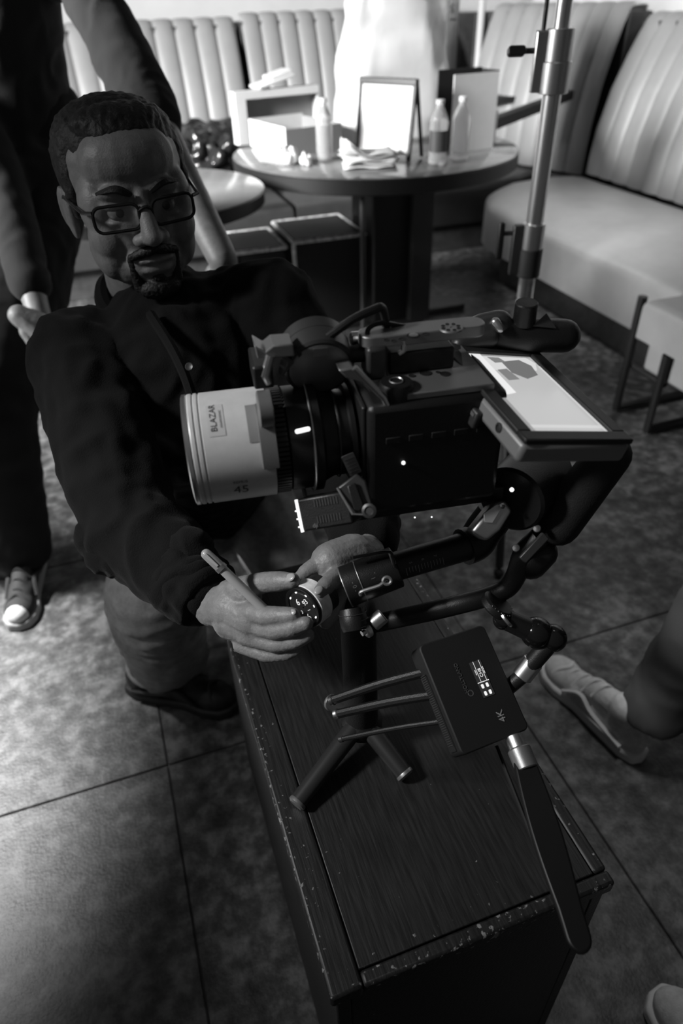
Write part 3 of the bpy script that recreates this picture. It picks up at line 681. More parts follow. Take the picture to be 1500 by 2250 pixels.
# silver lever under the mount
lp = [P(740, 1072, .575), P(783, 1040, .575), P(803, 1055, .575), P(822, 1115, .57), P(800, 1130, .57), P(772, 1132, .57)]
cen = sum(lp, V(0, 0, 0))/6; nn = -CF
F2 = frame(cen, CR, -CF); F2i = F2.inverted()
MB().prism([((F2i @ p_).x, (F2i @ p_).y) for p_ in lp], -.012, 0, F2).build('support_bracket', DGREY, cb, bevel=.0018)
lp2 = [P(762, 1068, .568), P(780, 1060, .568), P(800, 1112, .566), P(790, 1124, .566), P(778, 1120, .566)]
MB().prism([((F2i @ p_).x, (F2i @ p_).y) for p_ in lp2], .0005, .0035, F2).build('bracket_inset', BLACK, cb, bevel=.0008)
MB().tube([P(741, 1072, .572), P(775, 1130, .568), P(800, 1131, .567), P(818, 1118, .567)], .0011, n=8).build('bracket_edge', SATIN, cb)
MB().lathe([(.0045, 0), (.0062, .001), (.0062, .003), (.004, .0038), (.003, .0025), (.001, .0025)], axis_frame(P(812, 1122, .566), P(806, 1124, .556)), 24).build('bracket_screw', DGREY, cb)
# ---- rods, top handle, cable
th = thing('top_handle', W(.2, .02, .06), 'grey perforated top handle plate with rod above the camera', 'handle')
MB().cyl(W(*rp(655, 790, .005)), W(*rp(805, 775, .005)), .0075, n=24, ch=.001).build('rod', BLACK, th)
hz = rp(820, 770, 0).z
t0 = rp(795, 752, -.008); t1 = rp(1015, 728, .0)
hx0, hx1, hzz = t0.x, t1.x+.02, t0.z-.001
MB().prism(rrect(hx1-hx0, .024, .010), -.010, 0, RF @ Matrix.Translation(((hx0+hx1)/2, .004, hzz+.004))).build('handle_plate', GREY, th, bevel=.001)
for xx, yy, r_ in ((908, 738, .0056), (936, 735, .0032), (884, 746, .003), (866, 750, .0024), (850, 748, .0024)):
    h_ = PN(xx, yy, W(0, 0, hzz+.0043), V(0, 0, 1)); MB().lathe([(.0003, 0), (r_, 0), (r_, .0004)], Matrix.Translation(h_), 20, cap=False).build('screw_hole', MATTE, th)
    if r_ > .005: MB().lathe([(r_*.45, .0004), (r_*.7, .0010), (r_*.45, .0012)], Matrix.Translation(h_), 20).build('screw', GREY, th)
h_ = PN(990, 722, W(0, 0, hzz+.0045), V(0, 0, 1)); MB().lathe([(.001, .0012), (.0100, .0012), (.0105, 0)], Matrix.Translation(h_), 28, cap=False).build('rosette', GREY, th)
for k_ in range(8): a = k_*pi/4; MB().lathe([(.0002, 0), (.0017, 0), (.0017, .0003)], Matrix.Translation(h_+V(.0068*math.cos(a), .0068*math.sin(a), .0013)), 10, cap=False).build('screw_hole', MATTE, th)
MB().box(rp(800, 780, 0).x, rp(845, 780, 0).x, -.012, .016, .052, hzz-.004, RF).build('rod_clamp', DGREY, th, bevel=.003)
MB().cyl(W(*rp(770, 745, .02)), W(*rp(805, 742, .02)), .0062, n=20, ch=.001).build('rod_end', SATIN, th)
MB().tube([W(*rp(878, 742, -.006)), W(*rp(886, 750, -.006)), W(*rp(886, 770, -.006)), W(*rp(876, 778, -.006))], .0024, n=8).build('ring_clip', SATIN, th)
MB().box(rp(850, 800, 0).x, rp(990, 800, 0).x, -.008, .02, .054, hzz-.012, RF).build('riser', BLACK, th, bevel=.002)
cbl = bez([W(*rp(652, 778, -.005)), W(*rp(700, 755, -.002)), W(*rp(770, 705, .0)), W(*rp(822, 680, .005)), W(*rp(838, 676, .01)), W(*rp(846, 700, .012)), W(*rp(850, 730, .012)), W(*rp(862, 748, .01))], 8)
tag(MB().tube(cbl, .0036, n=10).build('power_cable', BLACK), 'thick black cable arching over the lens motor', 'cable')
cbl = bez([W(*rp(806, 745, .0)), W(*rp(810, 722, .004)), W(*rp(835, 710, .008)), W(*rp(880, 716, .012)), W(*rp(920, 722, .016))], 8)
tag(MB().tube(cbl, .0022, n=8).build('thin_cable', BLACK), 'thin black cable looping behind the top handle plate', 'cable')
# grip / viewfinder cylinder on the right
gp_ = thing('handle_grip', P(1130, 730, .66), 'black cylindrical grip with upright knob above the monitor', 'grip')
pA, pB = P(1078, 735, .655), P(1238, 738, .655)
MB().cap(pA, pB, .0165, .0158, n=28).build('grip_tube', BLACK, gp_)
MB().cyl(P(1150, 712, .645), P(1157, 664, .63), .0107, n=28, ch=.001).build('knob', BLACK, gp_)
mb = MB(); pl = [P(985, 748, .655), P(1020, 728, .65), P(1060, 716, .645), P(1095, 712, .648)]
for p_, q_, r_, s_ in zip(pl, pl[1:], (.007, .010, .012), (.010, .012, .0135)): mb.cap(p_, q_, r_, s_)
mb.cap(P(1010, 756, .64), P(1075, 742, .645), .0085, .010)
blob('grip_neck', mb, .0016, DGREY, gp_, smooth=6)
MB().cap(P(1088, 708, .632), P(1098, 722, .632), .0045, .004).build('release_button', SATIN, gp_)
MB().prism([(-.010, -.004), (.012, -.006), (.003, .008)], 0, .0015, frame(P(1192, 708, .638), CR, -CF)).build('pointer_mark', DGREY, gp_)
# ---- monitor
A = P(966.6, 754.6, .63); ex = V(.9762, -.0026, -.2168); ey = V(.0236, .9952, .0946); ez = V(.2155, -.0975, .9716)
MF = frame(A, ex, ez); SW, SL, STH = .1061, .1592, .0215
mo = thing('camera_monitor', MF @ V(SW/2, -SL/2, -STH), 'small black field monitor with lit screen facing up', 'monitor')
MB().box(0, SW, -SL, 0, -STH, -.0035, MF).build('housing', mat('monitor_housing', .26, .45, metal=.3), mo, bevel=.004)
fr = MB(); bwid = .013
for x0, x1, y0, y1 in ((0, SW, -bwid, 0), (0, SW, -SL, -SL+bwid), (0, bwid, -SL+bwid, -bwid), (SW-bwid, SW, -SL+bwid, -bwid)):
    MB().box(x0, x1, y0, y1, -.0035, .0015, MF).build('bezel', mat('bezel', .022, .5), mo, bevel=.0012)
scr = mat('screen_lit', .02, .25, emit=.50)
sc_ = MB().box(bwid, SW-bwid, -SL+bwid, -bwid, -.0035, -.0022, MF).build('screen', scr, mo, smooth=False)
def simg(poly, v_, z_):
    nm = 'screen_tone_%d' % int(v_*100); m_ = mat(nm, .02, .3, emit=v_)
    MB().prism([(bwid+(SW-2*bwid)*u, -bwid-(SL-2*bwid)*t_) for u, t_ in poly], -.0022, -.0022+z_, MF).build('screen_image', m_, sc_, smooth=False)
simg([(0, 0), (1, 0), (1, .02), (.10, .02), (.10, 1), (0, 1)], .30, .0001)
simg([(.14, 0), (.30, 0), (.30, .52), (.14, .55)], .85, .0002)
simg([(.02, .02), (.14, .02), (.14, .22), (.06, .20)], .12, .0002)
simg([(0, .22), (.14, .28), (.14, .52), (.0, .48)], .16, .0002)
simg([(.30, .03), (.92, .02), (.98, .10), (.90, .20), (.60, .26), (.30, .22)], .70, .00015)
simg([(.50, .10), (.78, .06), (.88, .14), (.84, .27), (.64, .33), (.50, .25)], .17, .0003)
simg([(.36, .04), (.52, .04), (.56, .10), (.40, .12)], .22, .0003)
simg([(.34, .22), (.48, .20), (.52, .34), (.36, .36)], .22, .0003)
simg([(.98, .14), (1, .14), (1, 1), (.98, 1)], .62, .0003)
simg([(.10, .90), (1, .90), (1, .93), (.10, .93)], .62, .0003)
for k_ in (.30, .78): MB().lathe([(.0042, 0), (.0042, .0008), (.0025, .0012), (.0025, .0004), (.001, .0004)], MF @ Matrix.Translation((-.0002, -SL*k_, -STH*.5)) @ Matrix.Rotation(-pi/2, 4, 'Y'), 20).build('side_screw', DGREY, mo)
MB().box(-.006, .0, -SL*.62, -SL*.42, -STH-.008, -STH*.62, MF).build('side_mount', DGREY, mo, bevel=.002)
MB().box(-.0066, -.006, -SL*.60, -SL*.46, -STH*.9, -STH*.75, MF).build('mount_edge', GREY, mo)
MB().cyl(MF @ V(SW*.4, -SL*.25, -STH), MF @ V(SW*.2, -SL*.1, -STH-.055), .009).build('tilt_arm', BLACK, mo)
# ---- gimbal
gi = thing('camera_gimbal', (.175, .50, BZ), 'black handheld gimbal with mini tripod standing on the wooden box', 'gimbal')
H0 = V(.180, .500, BZ+.03); H1 = V(.178, .502, .735)
MB().cap(H0, H1, .021, .020, n=28).build('handle', RUBBER, gi)
for k_, (fx_, fy_, foot) in enumerate(((650, 1768, 1), (726, 1543, 1), (892, 1705, 1))):
    ft = PZ(fx_, fy_, BZ+.011); top = H0+V(0, 0, .012); d_ = (ft-top).normalized()
    MB().tube([top+d_*.012, top+d_*((ft-top).length-.004)], [.0125, .0105], n=16).build('tripod_leg', mat('leg_alu', .05, .35, metal=.5), gi)
    MB().lathe([(.0108, 0), (.0112, .001), (.0112, .004), (.0085, .006)], axis_frame(ft-d_*.005, ft+d_*.004), 20).build('leg_tip', GREY, gi)
MB().lathe([(.022, 0), (.026, .006), (.026, .02), (.021, .026)], Matrix.Translation((H0.x, H0.y, BZ+.022)), 32).build('tripod_hub', BLACK, gi)
pm0, pm1 = P(757, 1290, .695), P(872, 1245, .695)
MB().cyl(pm0, pm1, .0215, n=36, ch=.0012).build('pan_motor', BLACK, gi)
PM = axis_frame(pm0, pm1)
def drumtext(t_, s_, x_, ang, F_, r_, m_=GREY):
    me = textmesh(t_, s_, 0.); me.materials.clear()
    for v in me.vertices:
        a = ang+v.co.x/r_; v.co = F_ @ V(r_*1.01*math.cos(a), r_*1.01*math.sin(a), x_+v.co.y)
    me.update(); return link('scale_mark', me, m_, gi, smooth=False)
MB().lathe([(.0222, .0165), (.0224, .0170), (.0222, .0175)], PM, 40, cap=False).build('motor_ring', GREY, gi)
MB().lathe([(.0216, -.0002), (.0218, .0004), (.0216, .0010)], PM, 40, cap=False).build('motor_ring', GREY, gi)
toC = ((CO-pm0).normalized()); loc = PM.to_3x3().inverted() @ toC; a0_ = math.atan2(loc.y, loc.x)
for t_, x_, da in (('0', .010, .15), ('-', .010, -.05), ('-', .010, .35), ('1', .03, .1), ('-', .034, -.1), ('5', .04, .45)): drumtext(t_, .006, x_, a0_+da, PM, .0215)
am0, am1 = P(868, 1245, .695), P(1030, 1198, .70)
MB().cyl(am0, am1, .0150, n=28, ch=.001).build('pan_arm', BLACK, gi)
AM = axis_frame(am0, am1); LA = (am1-am0).length
for i in range(13): 
    me = MB().box(.0151, .0154, -.0002, .0002, 0, .0025 if i % 4 else .0045, AM @ Matrix.Translation((0, 0, .008))).mesh('x')
    MB().box(.01505, .0153, -.003, .003 if i % 4 else .0055, .008+i*.0032, .0084+i*.0032, AM @ Matrix.Rotation(a0_+.5, 4, 'Z')).build('scale_mark', GREY, gi, smooth=False)
for i, t_ in enumerate('567'): drumtext(t_, .004, .014+i*.0128, a0_+.05, AM, .0150)
MB().tube(bez([P(1018, 1202, .70), P(1045, 1190, .705), P(1062, 1165, .705), P(1085, 1135, .70)], 6), [.0195]*19, n=20).build('arm_elbow', BLACK, gi)
# silver covered motor housing
sp = [P(1032, 1168, .656), P(1082, 1108, .650), P(1112, 1098, .650), P(1128, 1122, .652), P(1098, 1165, .656), P(1066, 1190, .658)]
F3 = frame(sum(sp, V(0, 0, 0))/6, CR, -CF); F3i = F3.inverted()
MB().prism([((F3i @ p_).x, (F3i @ p_).y) for p_ in sp], -.03, 0, F3).build('silver_housing', SATIN, gi, bevel=.004, seg=3)
sp2 = [P(1062, 1128, .650), P(1092, 1108, .648), P(1108, 1110, .648), P(1082, 1150, .651), P(1064, 1148, .652)]
MB().prism([((F3i @ p_).x, (F3i @ p_).y) for p_ in sp2], .0012, .0026, F3).build('housing_cover', mat('pale_alu', .75, .4, metal=.8), gi, bevel=.0006)
MB().lathe([(.0015, 0), (.0022, .0004), (.0015, .0008)], axis_frame(P(1104, 1113, .645), P(1104, 1113, .639)), 14).build('housing_screw', BLACK, gi)
MB().cyl(P(1120, 1100, .665), P(1190, 1030, .72), .034, n=40, ch=.003).build('roll_motor', BLACK, gi)
MB().sph(P(1124, 1076, .64), .0022, 10).build('status_light', GLOW, gi)
MB().box(.10, .29, -.03, .045, -.082, -.066, RF).build('base_plate', BLACK, gi, bevel=.002)
MB().tube([W(.28, .02, -.075), P(1150, 1060, .71)], .012, n=14).build('tilt_arm', BLACK, gi)
# small chrome fittings on the handle
MB().cyl(P(818, 1372, .69), P(842, 1352, .69), .008, n=20, ch=.001).build('clamp_barrel', SATIN, gi)
MB().lathe([(.006, 0), (.0075, .001), (.0075, .005), (.005, .0065), (.0028, .0065), (.0028, .010)], axis_frame(P(812, 1382, .69), P(792, 1394, .685)), 20).build('clamp_screw', SATIN, gi)
MB().tube(bez([P(792, 1308, .672), P(794, 1300, .67), P(830, 1288, .668), P(840, 1282, .668)], 5), .0018, n=8).build('latch', GREY, gi)
MB().tube([P(850+9*math.cos(a), 1276+8*math.sin(a), .668) for a in np.linspace(0, 2*pi, 17)[:-1]], .0017, n=8, closed=True).build('latch_eye', GREY, gi)
MB().tube([P(772+2*i, 1338+12*i, .69-.001*i) for i in range(5)], [.012, .0135, .014, .0135, .012], n=18).build('knurled_neck', BLACK, gi)
for i in range(3): MB().lathe([(.0142, 0), (.0146, .0004), (.0142, .0008)], axis_frame(P(774+3*i, 1346+14*i, .689), P(780+3*i, 1382+14*i, .69)), 24, cap=False).build('neck_ring', DGREY, gi)
MB().tube([P(856, 1212, .672), P(866, 1240, .672)], .0022, n=8).build('lock_bar', SATIN, gi)
MB().tube(bez([P(775, 1225, .67), P(850, 1212, .67), P(862, 1225, .67), P(866, 1246, .671)], 6), .0016, n=8).build('cover_rim', BLACK, gi)
# ---- extension handle
eh = thing('extension_handle', P(1150, 1230, .70), 'black bent extension arm with thick grip right of the gimbal', 'handle')
MB().tube(bez([H1+V(.02, 0, -.03), P(980, 1335, .72), P(1095, 1302, .71), P(1130, 1270, .70), P(1150, 1215, .69), P(1185, 1180, .68)], 7), .0105, n=14).build('arm', BLACK, eh)
MB().prism([((F3i @ p_).x, (F3i @ p_).y) for p_ in (P(1128, 1222, .67), P(1178, 1168, .67), P(1192, 1182, .67), P(1142, 1234, .67))], .0, .006, F3).build('arm_bracket', DGREY, eh, bevel=.001)
MB().cap(P(1225, 1150, .69), P(1338, 1000, .66), .023, .021, n=28).build('grip', RUBBER, eh)
MB().cap(P(1165, 1235, .70), P(1190, 1215, .70), .018, .016, n=22).build('pivot', BLACK, eh)
for xx, yy in ((1134, 1205), (1180, 1162)): MB().lathe([(.003, 0), (.0042, .0008), (.0035, .002), (.0012, .0024)], axis_frame(P(xx, yy, .665), P(xx-3, yy-4, .658)), 16).build('bolt', DGREY, eh)
# ---- magic arm
ma = thing('articulating_arm', P(1170, 1400, .70), 'glossy black ball-jointed arm with chrome tip beside the transmitter', 'arm')
MB().sph(P(1105, 1362, .695), .0105, 24).build('ball', GLOSSB, ma)
MB().lathe([(.0085, 0), (.0105, .001), (.0105, .003), (.0095, .004)], axis_frame(P(1108, 1360, .69), P(1120, 1352, .688)), 24, cap=False).build('ball_collar', CHROME, ma)
MB().cyl(P(1112, 1362, .695), P(1172, 1388, .70), .0105, .012, n=20).build('link', BLACK, ma)
MB().sph(P(1178, 1390, .70), .0165, 24).build('joint', GLOSSB, ma); MB().sph(P(1214, 1402, .70), .0145, 24).build('joint', GLOSSB, ma)
MB().cyl(P(1205, 1415, .70), P(1165, 1462, .71), .0095, n=20).build('link', BLACK, ma)
MB().cyl(P(1172, 1452, .71), P(1145, 1487, .715), .0108, n=24, ch=.001).build('chrome_tip', CHROME, ma)
MB().cyl(P(1148, 1484, .715), P(1105, 1520, .725), .008, n=18).build('stud', BLACK, ma)
MB().lathe([(.016, 0), (.0175, .002), (.0175, .008), (.015, .010)], axis_frame(P(1085, 1338, .70), P(1100, 1322, .695)), 40).build('rosette_knob', BLACK, ma)
for i in range(14): a = 2*pi*i/28+2.2; F4 = axis_frame(P(1085, 1338, .70), P(1100, 1322, .695)); MB().sph(F4 @ V(.0172*math.cos(a), .0172*math.sin(a), .009), .0006, 6).build('knurl', GREY, ma)
# ---- wireless transmitter
tq = P(1045, 1505, .70); tn = V(.10, -.50, .86).normalized()
c1, c2, c3, c4 = [PN(x, y, tq, tn) for x, y in ((918, 1418), (1062, 1372), (1168, 1612), (1012, 1650))]
TF = frame((c1+c2+c3+c4)/4, ((c2-c3)+(c1-c4)), tn); TW = ((c2-c3).length+(c1-c4).length)/2; TH_ = ((c1-c2).length+(c3-c4).length)/2
TFi = TF.inverted()
def tl_(x, y): r_ = TFi @ PN(x, y, tq, tn); return r_.x, r_.y
tx = thing('wireless_transmitter', TF @ V(0, 0, -.03), 'black wireless video transmitter box marked 4K with lit display', 'transmitter')
MB().prism(rrect(TW, TH_, .006), -.028, 0, TF).build('housing', MATTE, tx, bevel=.0015)
gx0 = tl_(950, 1490); MB().box(-TW/2+.006, TW/2-.03, TH_/2-.0002, TH_/2+.001, -.022, -.008, TF).build('vent_panel', MATTE, tx)
for i in range(34): MB().box(-TW/2+.012+i*.0022, -TW/2+.013+i*.0022, TH_/2+.001, TH_/2+.0016, -.021, -.009, TF).build('vent_slat', DGREY, tx, smooth=False)
dx0, dy0 = tl_(1026, 1462); dx1, dy1 = tl_(1090, 1530); dcx, dcy = (dx0+dx1)/2, (dy0+dy1)/2
q4 = [tl_(x, y) for x, y in ((1027, 1458), (1052, 1452), (1090, 1522), (1064, 1533))]
ux = Vector(q4[0])-Vector(q4[3]); DL = ux.length; DWd = (Vector(q4[0])-Vector(q4[1])).length; dcx = sum(p_[0] for p_ in q4)/4; dcy = sum(p_[1] for p_ in q4)/4
DG = mat('display_glow', .5, .5, emit=.75)
dF = TF @ Matrix.Translation((dcx, dcy, 0))
disp = MB().box(-DL/2, DL/2, -DWd/2, DWd/2, 0, .0006, dF).build('display', mat('display_dark', .02, .3, emit=.018), tx, smooth=False)
MB().box(-DL*.08, DL*.5, DWd*.17, DWd*.195, .0006, .0008, dF).build('display_line', DG, disp, smooth=False)
MB().box(-DL*.08, DL*.5, -DWd*.33, -DWd*.305, .0006, .0008, dF).build('display_line', DG, disp, smooth=False)
MB().box(-DL*.095, -DL*.078, -DWd*.5, DWd*.5, .0006, .0008, dF).build('display_line', DG, disp, smooth=False)
text('display_text', 'CH8', DWd*.36, dF @ Matrix.Translation((DL*.16, -DWd*.08, .0007)), DG, disp, .0001)
text('display_text', 'SDI/HD', DWd*.13, dF @ Matrix.Translation((DL*.2, DWd*.30, .0007)), DG, disp, .0001)
text('display_text', '1080P 23.98', DWd*.11, dF @ Matrix.Translation((DL*.2, -DWd*.42, .0007)), DG, disp, .0001)
for i in range(2):
    for j in range(2): MB().prism(rrect(DL*.12, DWd*.22, DL*.03), .0006, .0008, dF @ Matrix.Translation((-DL*(.2+.2*i), DWd*(.22-.42*j), 0))).build('display_icon', DG, disp, smooth=False)
k4 = tl_(1101, 1573); text('lettering', '4K', .0105, TF @ Matrix.Translation((k4[0], k4[1], .0003)), mat('print_grey', .30, .5), tx)
kh = tl_(1013, 1490); text('lettering', 'HOLLYLAND', .0055, TF @ Matrix.Translation((kh[0], kh[1], .0003)), mat('print_dim', .07, .5), tx)
ko = tl_(1034, 1523); MB().lathe([(.0022, 0), (.003, .0003), (.0034, 0)], TF @ Matrix.Translation((ko[0], ko[1], 0)), 20, cap=False).build('logo_ring', mat('print_dim', .07, .5), tx)
# antenna
AN = [P(1125, 1612, .695), P(1137, 1640, .692), P(1150, 1675, .688)]
MB().cyl(P(1118, 1600, .70), P(1128, 1622, .695), .006, n=16).build('antenna_socket', DGREY, tx)
an_d = (P(1290, 2060, .60)-P(1150, 1675, .66)); an0 = P(1128, 1618, .69)
MB().lathe([(.0085, 0), (.0095, .001), (.0095, .0125), (.008, .014)], axis_frame(an0, P(1138, 1642, .683)), 24).build('antenna_nut', SATIN, tx)
MB().lathe([(.0110, 0), (.0118, .001), (.0118, .020), (.0105, .021)], axis_frame(P(1139, 1645, .68), P(1152, 1676, .672)), 28).build('antenna_sleeve', GREY, tx)
pa, pb = P(1150, 1670, .672), P(1270, 2060, .565)
AF = frame(pa, pb-pa, -CF); AL = (pb-pa).length
nA = 14; poly = []
for i in range(nA+1):
    t_ = i/nA; poly.append((AL*t_, .0105+.0035*math.sin(pi*min(1, t_*1.15))))
for i in range(1, 8): a = pi/2-pi*i/8; poly.append((AL+.012*math.cos(a), .0105*math.sin(a)))
for i in range(nA, -1, -1):
    t_ = i/nA; poly.append((AL*t_, -.0105-.0035*math.sin(pi*min(1, t_*1.15))))
MB().prism(poly, -.004, .004, AF).build('antenna_blade', mat('antenna_plastic', .008, .4, spec=.3), tx, bevel=.002)
pa2, pb2 = PN(1172, 1650, tq-tn*.03, tn), None
MB().cyl(P(1090, 1640, .71), P(1235, 2010, .60), .0024, n=8).build('antenna_wire', mat('antenna_plastic', .008, .4, spec=.3), tx)
# cables between gimbal and transmitter
for i, (x0, y0, x1, y1) in enumerate(((735, 1570, 985, 1522), (725, 1540, 960, 1470), (745, 1625, 1010, 1580))):
    q0, q1 = P(x0, y0, .76), PN(x1, y1, tq-tn*.012, tn); mid = (q0+q1)/2+V(0, 0, .003)
    o = tag(MB().tube(bez([q0, mid, q1], 8), .0052 if i < 2 else .003, n=10).build('video_cable', BLACK), ('thick black cable with bright plug tip leading to the transmitter', 'upper black cable running from the tripod to the transmitter', 'thin black cable along the lower edge of the transmitter')[i], 'cable')
    MB().cyl(q0, q0+(mid-q0)*.08, .006 if i < 2 else .0035, n=14, ch=.001).build('plug', SATIN if i == 0 else DGREY, o)
    MB().cyl(q1-(q1-mid)*.12, q1, .0065 if i < 2 else .004, n=14, ch=.001).build('plug', BLACK, o)

# ================================================================ PEOPLE
def shoe(parent, toe, heel, upper, sole, lace, toecap=None, L=None):
    toe = Vector(toe); heel = Vector(heel); F_ = frame(heel, V((toe-heel).x, (toe-heel).y, 0), V(0, 0, 1)); L = L or (toe-heel).length
    ol = [(0, .022), (.03, .033), (.10, .034), (.16, .034), (.21, .044), (.25, .041), (.275, .026), (.282, 0)]
    ol = [(x*L/.282, y) for x, y in ol]; ol = ol+[(x, -y) for x, y in ol[-2::-1]]+[(-.006, 0)]
    sh = bpy.data.objects.new('shoe', None); COL.objects.link(sh); sh.location = heel; ROOTM[sh.name] = Matrix.Translation(heel)
    MB().prism([(x, y) for x, y in ol], 0.0, .026, F_).build('sole', sole, parent, bevel=.006, seg=3)
    k_ = L/.282; mb = MB()
    mb.ell((.225*k_, 0, .036), (.052*k_, .037, .030), F_); mb.ell((.17*k_, 0, .04), (.07*k_, .034, .036), F_); mb.ell((.06*k_, 0, .045), (.062*k_, .031, .048), F_)
    mb.cap((.06*k_, 0, .06), (.06*k_, 0, .10), .034, .036, M=F_); mb.cap((.09*k_, 0, .085), (.18*k_, 0, .058), .028, .022, M=F_); mb.ell((.12*k_, 0, .04), (.10*k_, .031, .03), F_)
    bpy.data.objects.remove(sh)
    up = blob('shoe_upper', mb, .0035, upper, parent, smooth=5)
    for i in range(4):
        x = (.115+.026*i)*k_; z = .098-.0115*i
        MB().tube(bez([F_ @ V(x, -.026, z-.016), F_ @ V(x+.006, 0, z+.012), F_ @ V(x+.014, .026, z-.018)], 5), .0036, n=6).build('lace', lace, up)
    MB().tube(bez([F_ @ V(.235*k_, -.030, .045), F_ @ V(.225*k_, -.018, .062), F_ @ V(.215*k_, 0, .070), F_ @ V(.225*k_, .018, .062), F_ @ V(.235*k_, .030, .045)], 5), .0045, n=6).build('toe_seam', toecap or lace, up)
    MB().tube(bez([F_ @ V(.03*k_, -.034, .035), F_ @ V(.11*k_, -.036, .05), F_ @ V(.15*k_, -.033, .066), F_ @ V(.19*k_, -.038, .036)], 6), .0055, n=6).build('side_stripe', toecap or lace, up)
    MB().tube(bez([F_ @ V(.03*k_, .034, .035), F_ @ V(.11*k_, .036, .05), F_ @ V(.15*k_, .033, .066), F_ @ V(.19*k_, .038, .036)], 6), .0055, n=6).build('side_stripe', toecap or lace, up)
    return F_
def headprims(F_):
    mb = MB()
    for c, r_ in (((0, -.005, .036), (.078, .096, .074)), ((0, .03, -.02), (.069, .064, .09)), ((0, .030, -.072), (.063, .058, .044)), ((0, .078, -.102), (.026, .018, .018)),
                  ((.043, .056, -.034), (.028, .028, .032)), ((-.043, .056, -.034), (.028, .028, .032)), ((.028, .082, .022), (.026, .012, .010)), ((-.028, .082, .022), (.026, .012, .010)), ((.046, .030, -.055), (.026, .045, .045)), ((-.046, .030, -.055), (.026, .045, .045)), ((.052, .045, .0), (.022, .035, .04)), ((-.052, .045, .0), (.022, .035, .04)),
                  ((0, .052, .052), (.061, .042, .042)), ((.014, .100, -.034), (.011, .011, .009)), ((-.014, .100, -.034), (.011, .011, .009)), ((0, .110, -.030), (.013, .013, .012)),
                  ((0, .093, -.062), (.026, .012, .0065)), ((0, .091, -.075), (.023, .012, .0075)), ((0, .080, -.066), (.036, .018, .030)),
                  ((.080, -.008, -.016), (.008, .020, .034)), ((-.080, -.008, -.016), (.008, .020, .034)), ((.084, -.016, -.008), (.008, .010, .028)), ((-.084, -.016, -.008), (.008, .010, .028)),
                  ((.032, .081, .0085), (.018, .0115, .0065)), ((-.032, .081, .0085), (.018, .0115, .0065)), ((.032, .078, -.013), (.017, .010, .004)), ((-.032, .078, -.013), (.017, .010, .004))):
        mb.ell(c, r_, F_, 16, 12)
    mb.cap((0, .088, .016), (0, .108, -.026), .0085, .0125, M=F_)
    mb.cap((0, -.015, -.06), (0, -.045, -.20), .056, .060, M=F_, n=20)
    return mb
def hand(pts_palm, fingers, voxel=.0016):
    mb = MB()
    for p_, q_, r0, r1 in pts_palm: mb.cap(p_, q_, r0, r1, n=16)
    for ch in fingers:
        for (p_, r0), (q_, r1) in zip(ch, ch[1:]): mb.cap(p_, q_, r0, r1, n=12)
    return blobmesh(mb, voxel, 5, lambda p, n: .0003*noise.noise(p*300)+.0004*noise.noise(p*90))

# ---------------------------------------------------------------- kneeling man
face = P(318, 462, .865)
fwd = V(-face.x, -face.y, 0).normalized(); crh = V(CR.x, CR.y, 0).normalized()
fy = (fwd + crh*.20 + V(0, 0, -.04)).normalized(); up = V(0, 0, 1) - crh*.05
HO = face - fy*.098
HF = Matrix((fy.cross(up).normalized(), fy, (fy.cross(up).normalized()).cross(fy))).transposed().to_4x4(); HF.translation = HO
shL, shR = P(172, 790, .99), P(600, 690, 1.04)
elL, wrL = P(285, 1150, .885), P(472, 1330, .80)
elR, wrR = P(790, 1010, 1.06), P(800, 1222, .815)
neck = HF @ V(0, -.05, -.19); hip = V(.10, 1.36, .36); hipL, hipR = V(.0, 1.36, .33), V(.2, 1.36, .33)
knL, anL = P(340, 1300, 1.25), V(-.062, 1.13, .095)
knR, anR = V(.30, 1.08, .085), V(.22, 1.46, .07)
chest = (shL+shR)/2
# continuous body: head, torso, limbs, hands
inner = MB(); inner.cap(neck, chest+V(0, .05, -.10), .06, .11); inner.cap(chest+V(0, .05, -.1), hip, .11, .11)
for a_, b_, r0, r1 in ((neck, shL, .05, .05), (neck, shR, .05, .05), (shL, elL, .05, .04), (elL, wrL, .04, .026), (shR, elR, .05, .04), (elR, wrR, .04, .026), (hipL, knL, .07, .055), (knL, anL, .055, .038), (hipR, knR, .07, .055), (knR, anR, .055, .038)): inner.cap(a_, b_, r0, r1)
hL = hand([(wrL, P(512, 1335, .775), .026, .025), (P(508, 1330, .778), P(558, 1362, .750), .025, .020), (P(512, 1362, .78), P(566, 1388, .754), .024, .018), (P(510, 1308, .778), P(545, 1308, .757), .020, .016)],
          [[(P(522, 1296, .766), .0150), (P(578, 1280, .738), .0118), (P(615, 1277, .722), .0112), (P(642, 1276, .712), .0085)],
           [(P(528, 1340, .755), .0125), (P(585, 1354, .726), .0115), (P(620, 1352, .712), .0098), (P(643, 1351, .704), .0080)],
           [(P(540, 1370, .755), .0122), (P(605, 1384, .724), .0112), (P(645, 1378, .708), .0098), (P(672, 1370, .702), .0080)],
           [(P(540, 1396, .757), .0116), (P(605, 1414, .735), .0105), (P(650, 1408, .722), .0092), (P(676, 1396, .716), .0076)],
           [(P(530, 1416, .768), .0102), (P(585, 1438, .752), .0090), (P(630, 1436, .740), .0080), (P(654, 1426, .734), .0066)]])
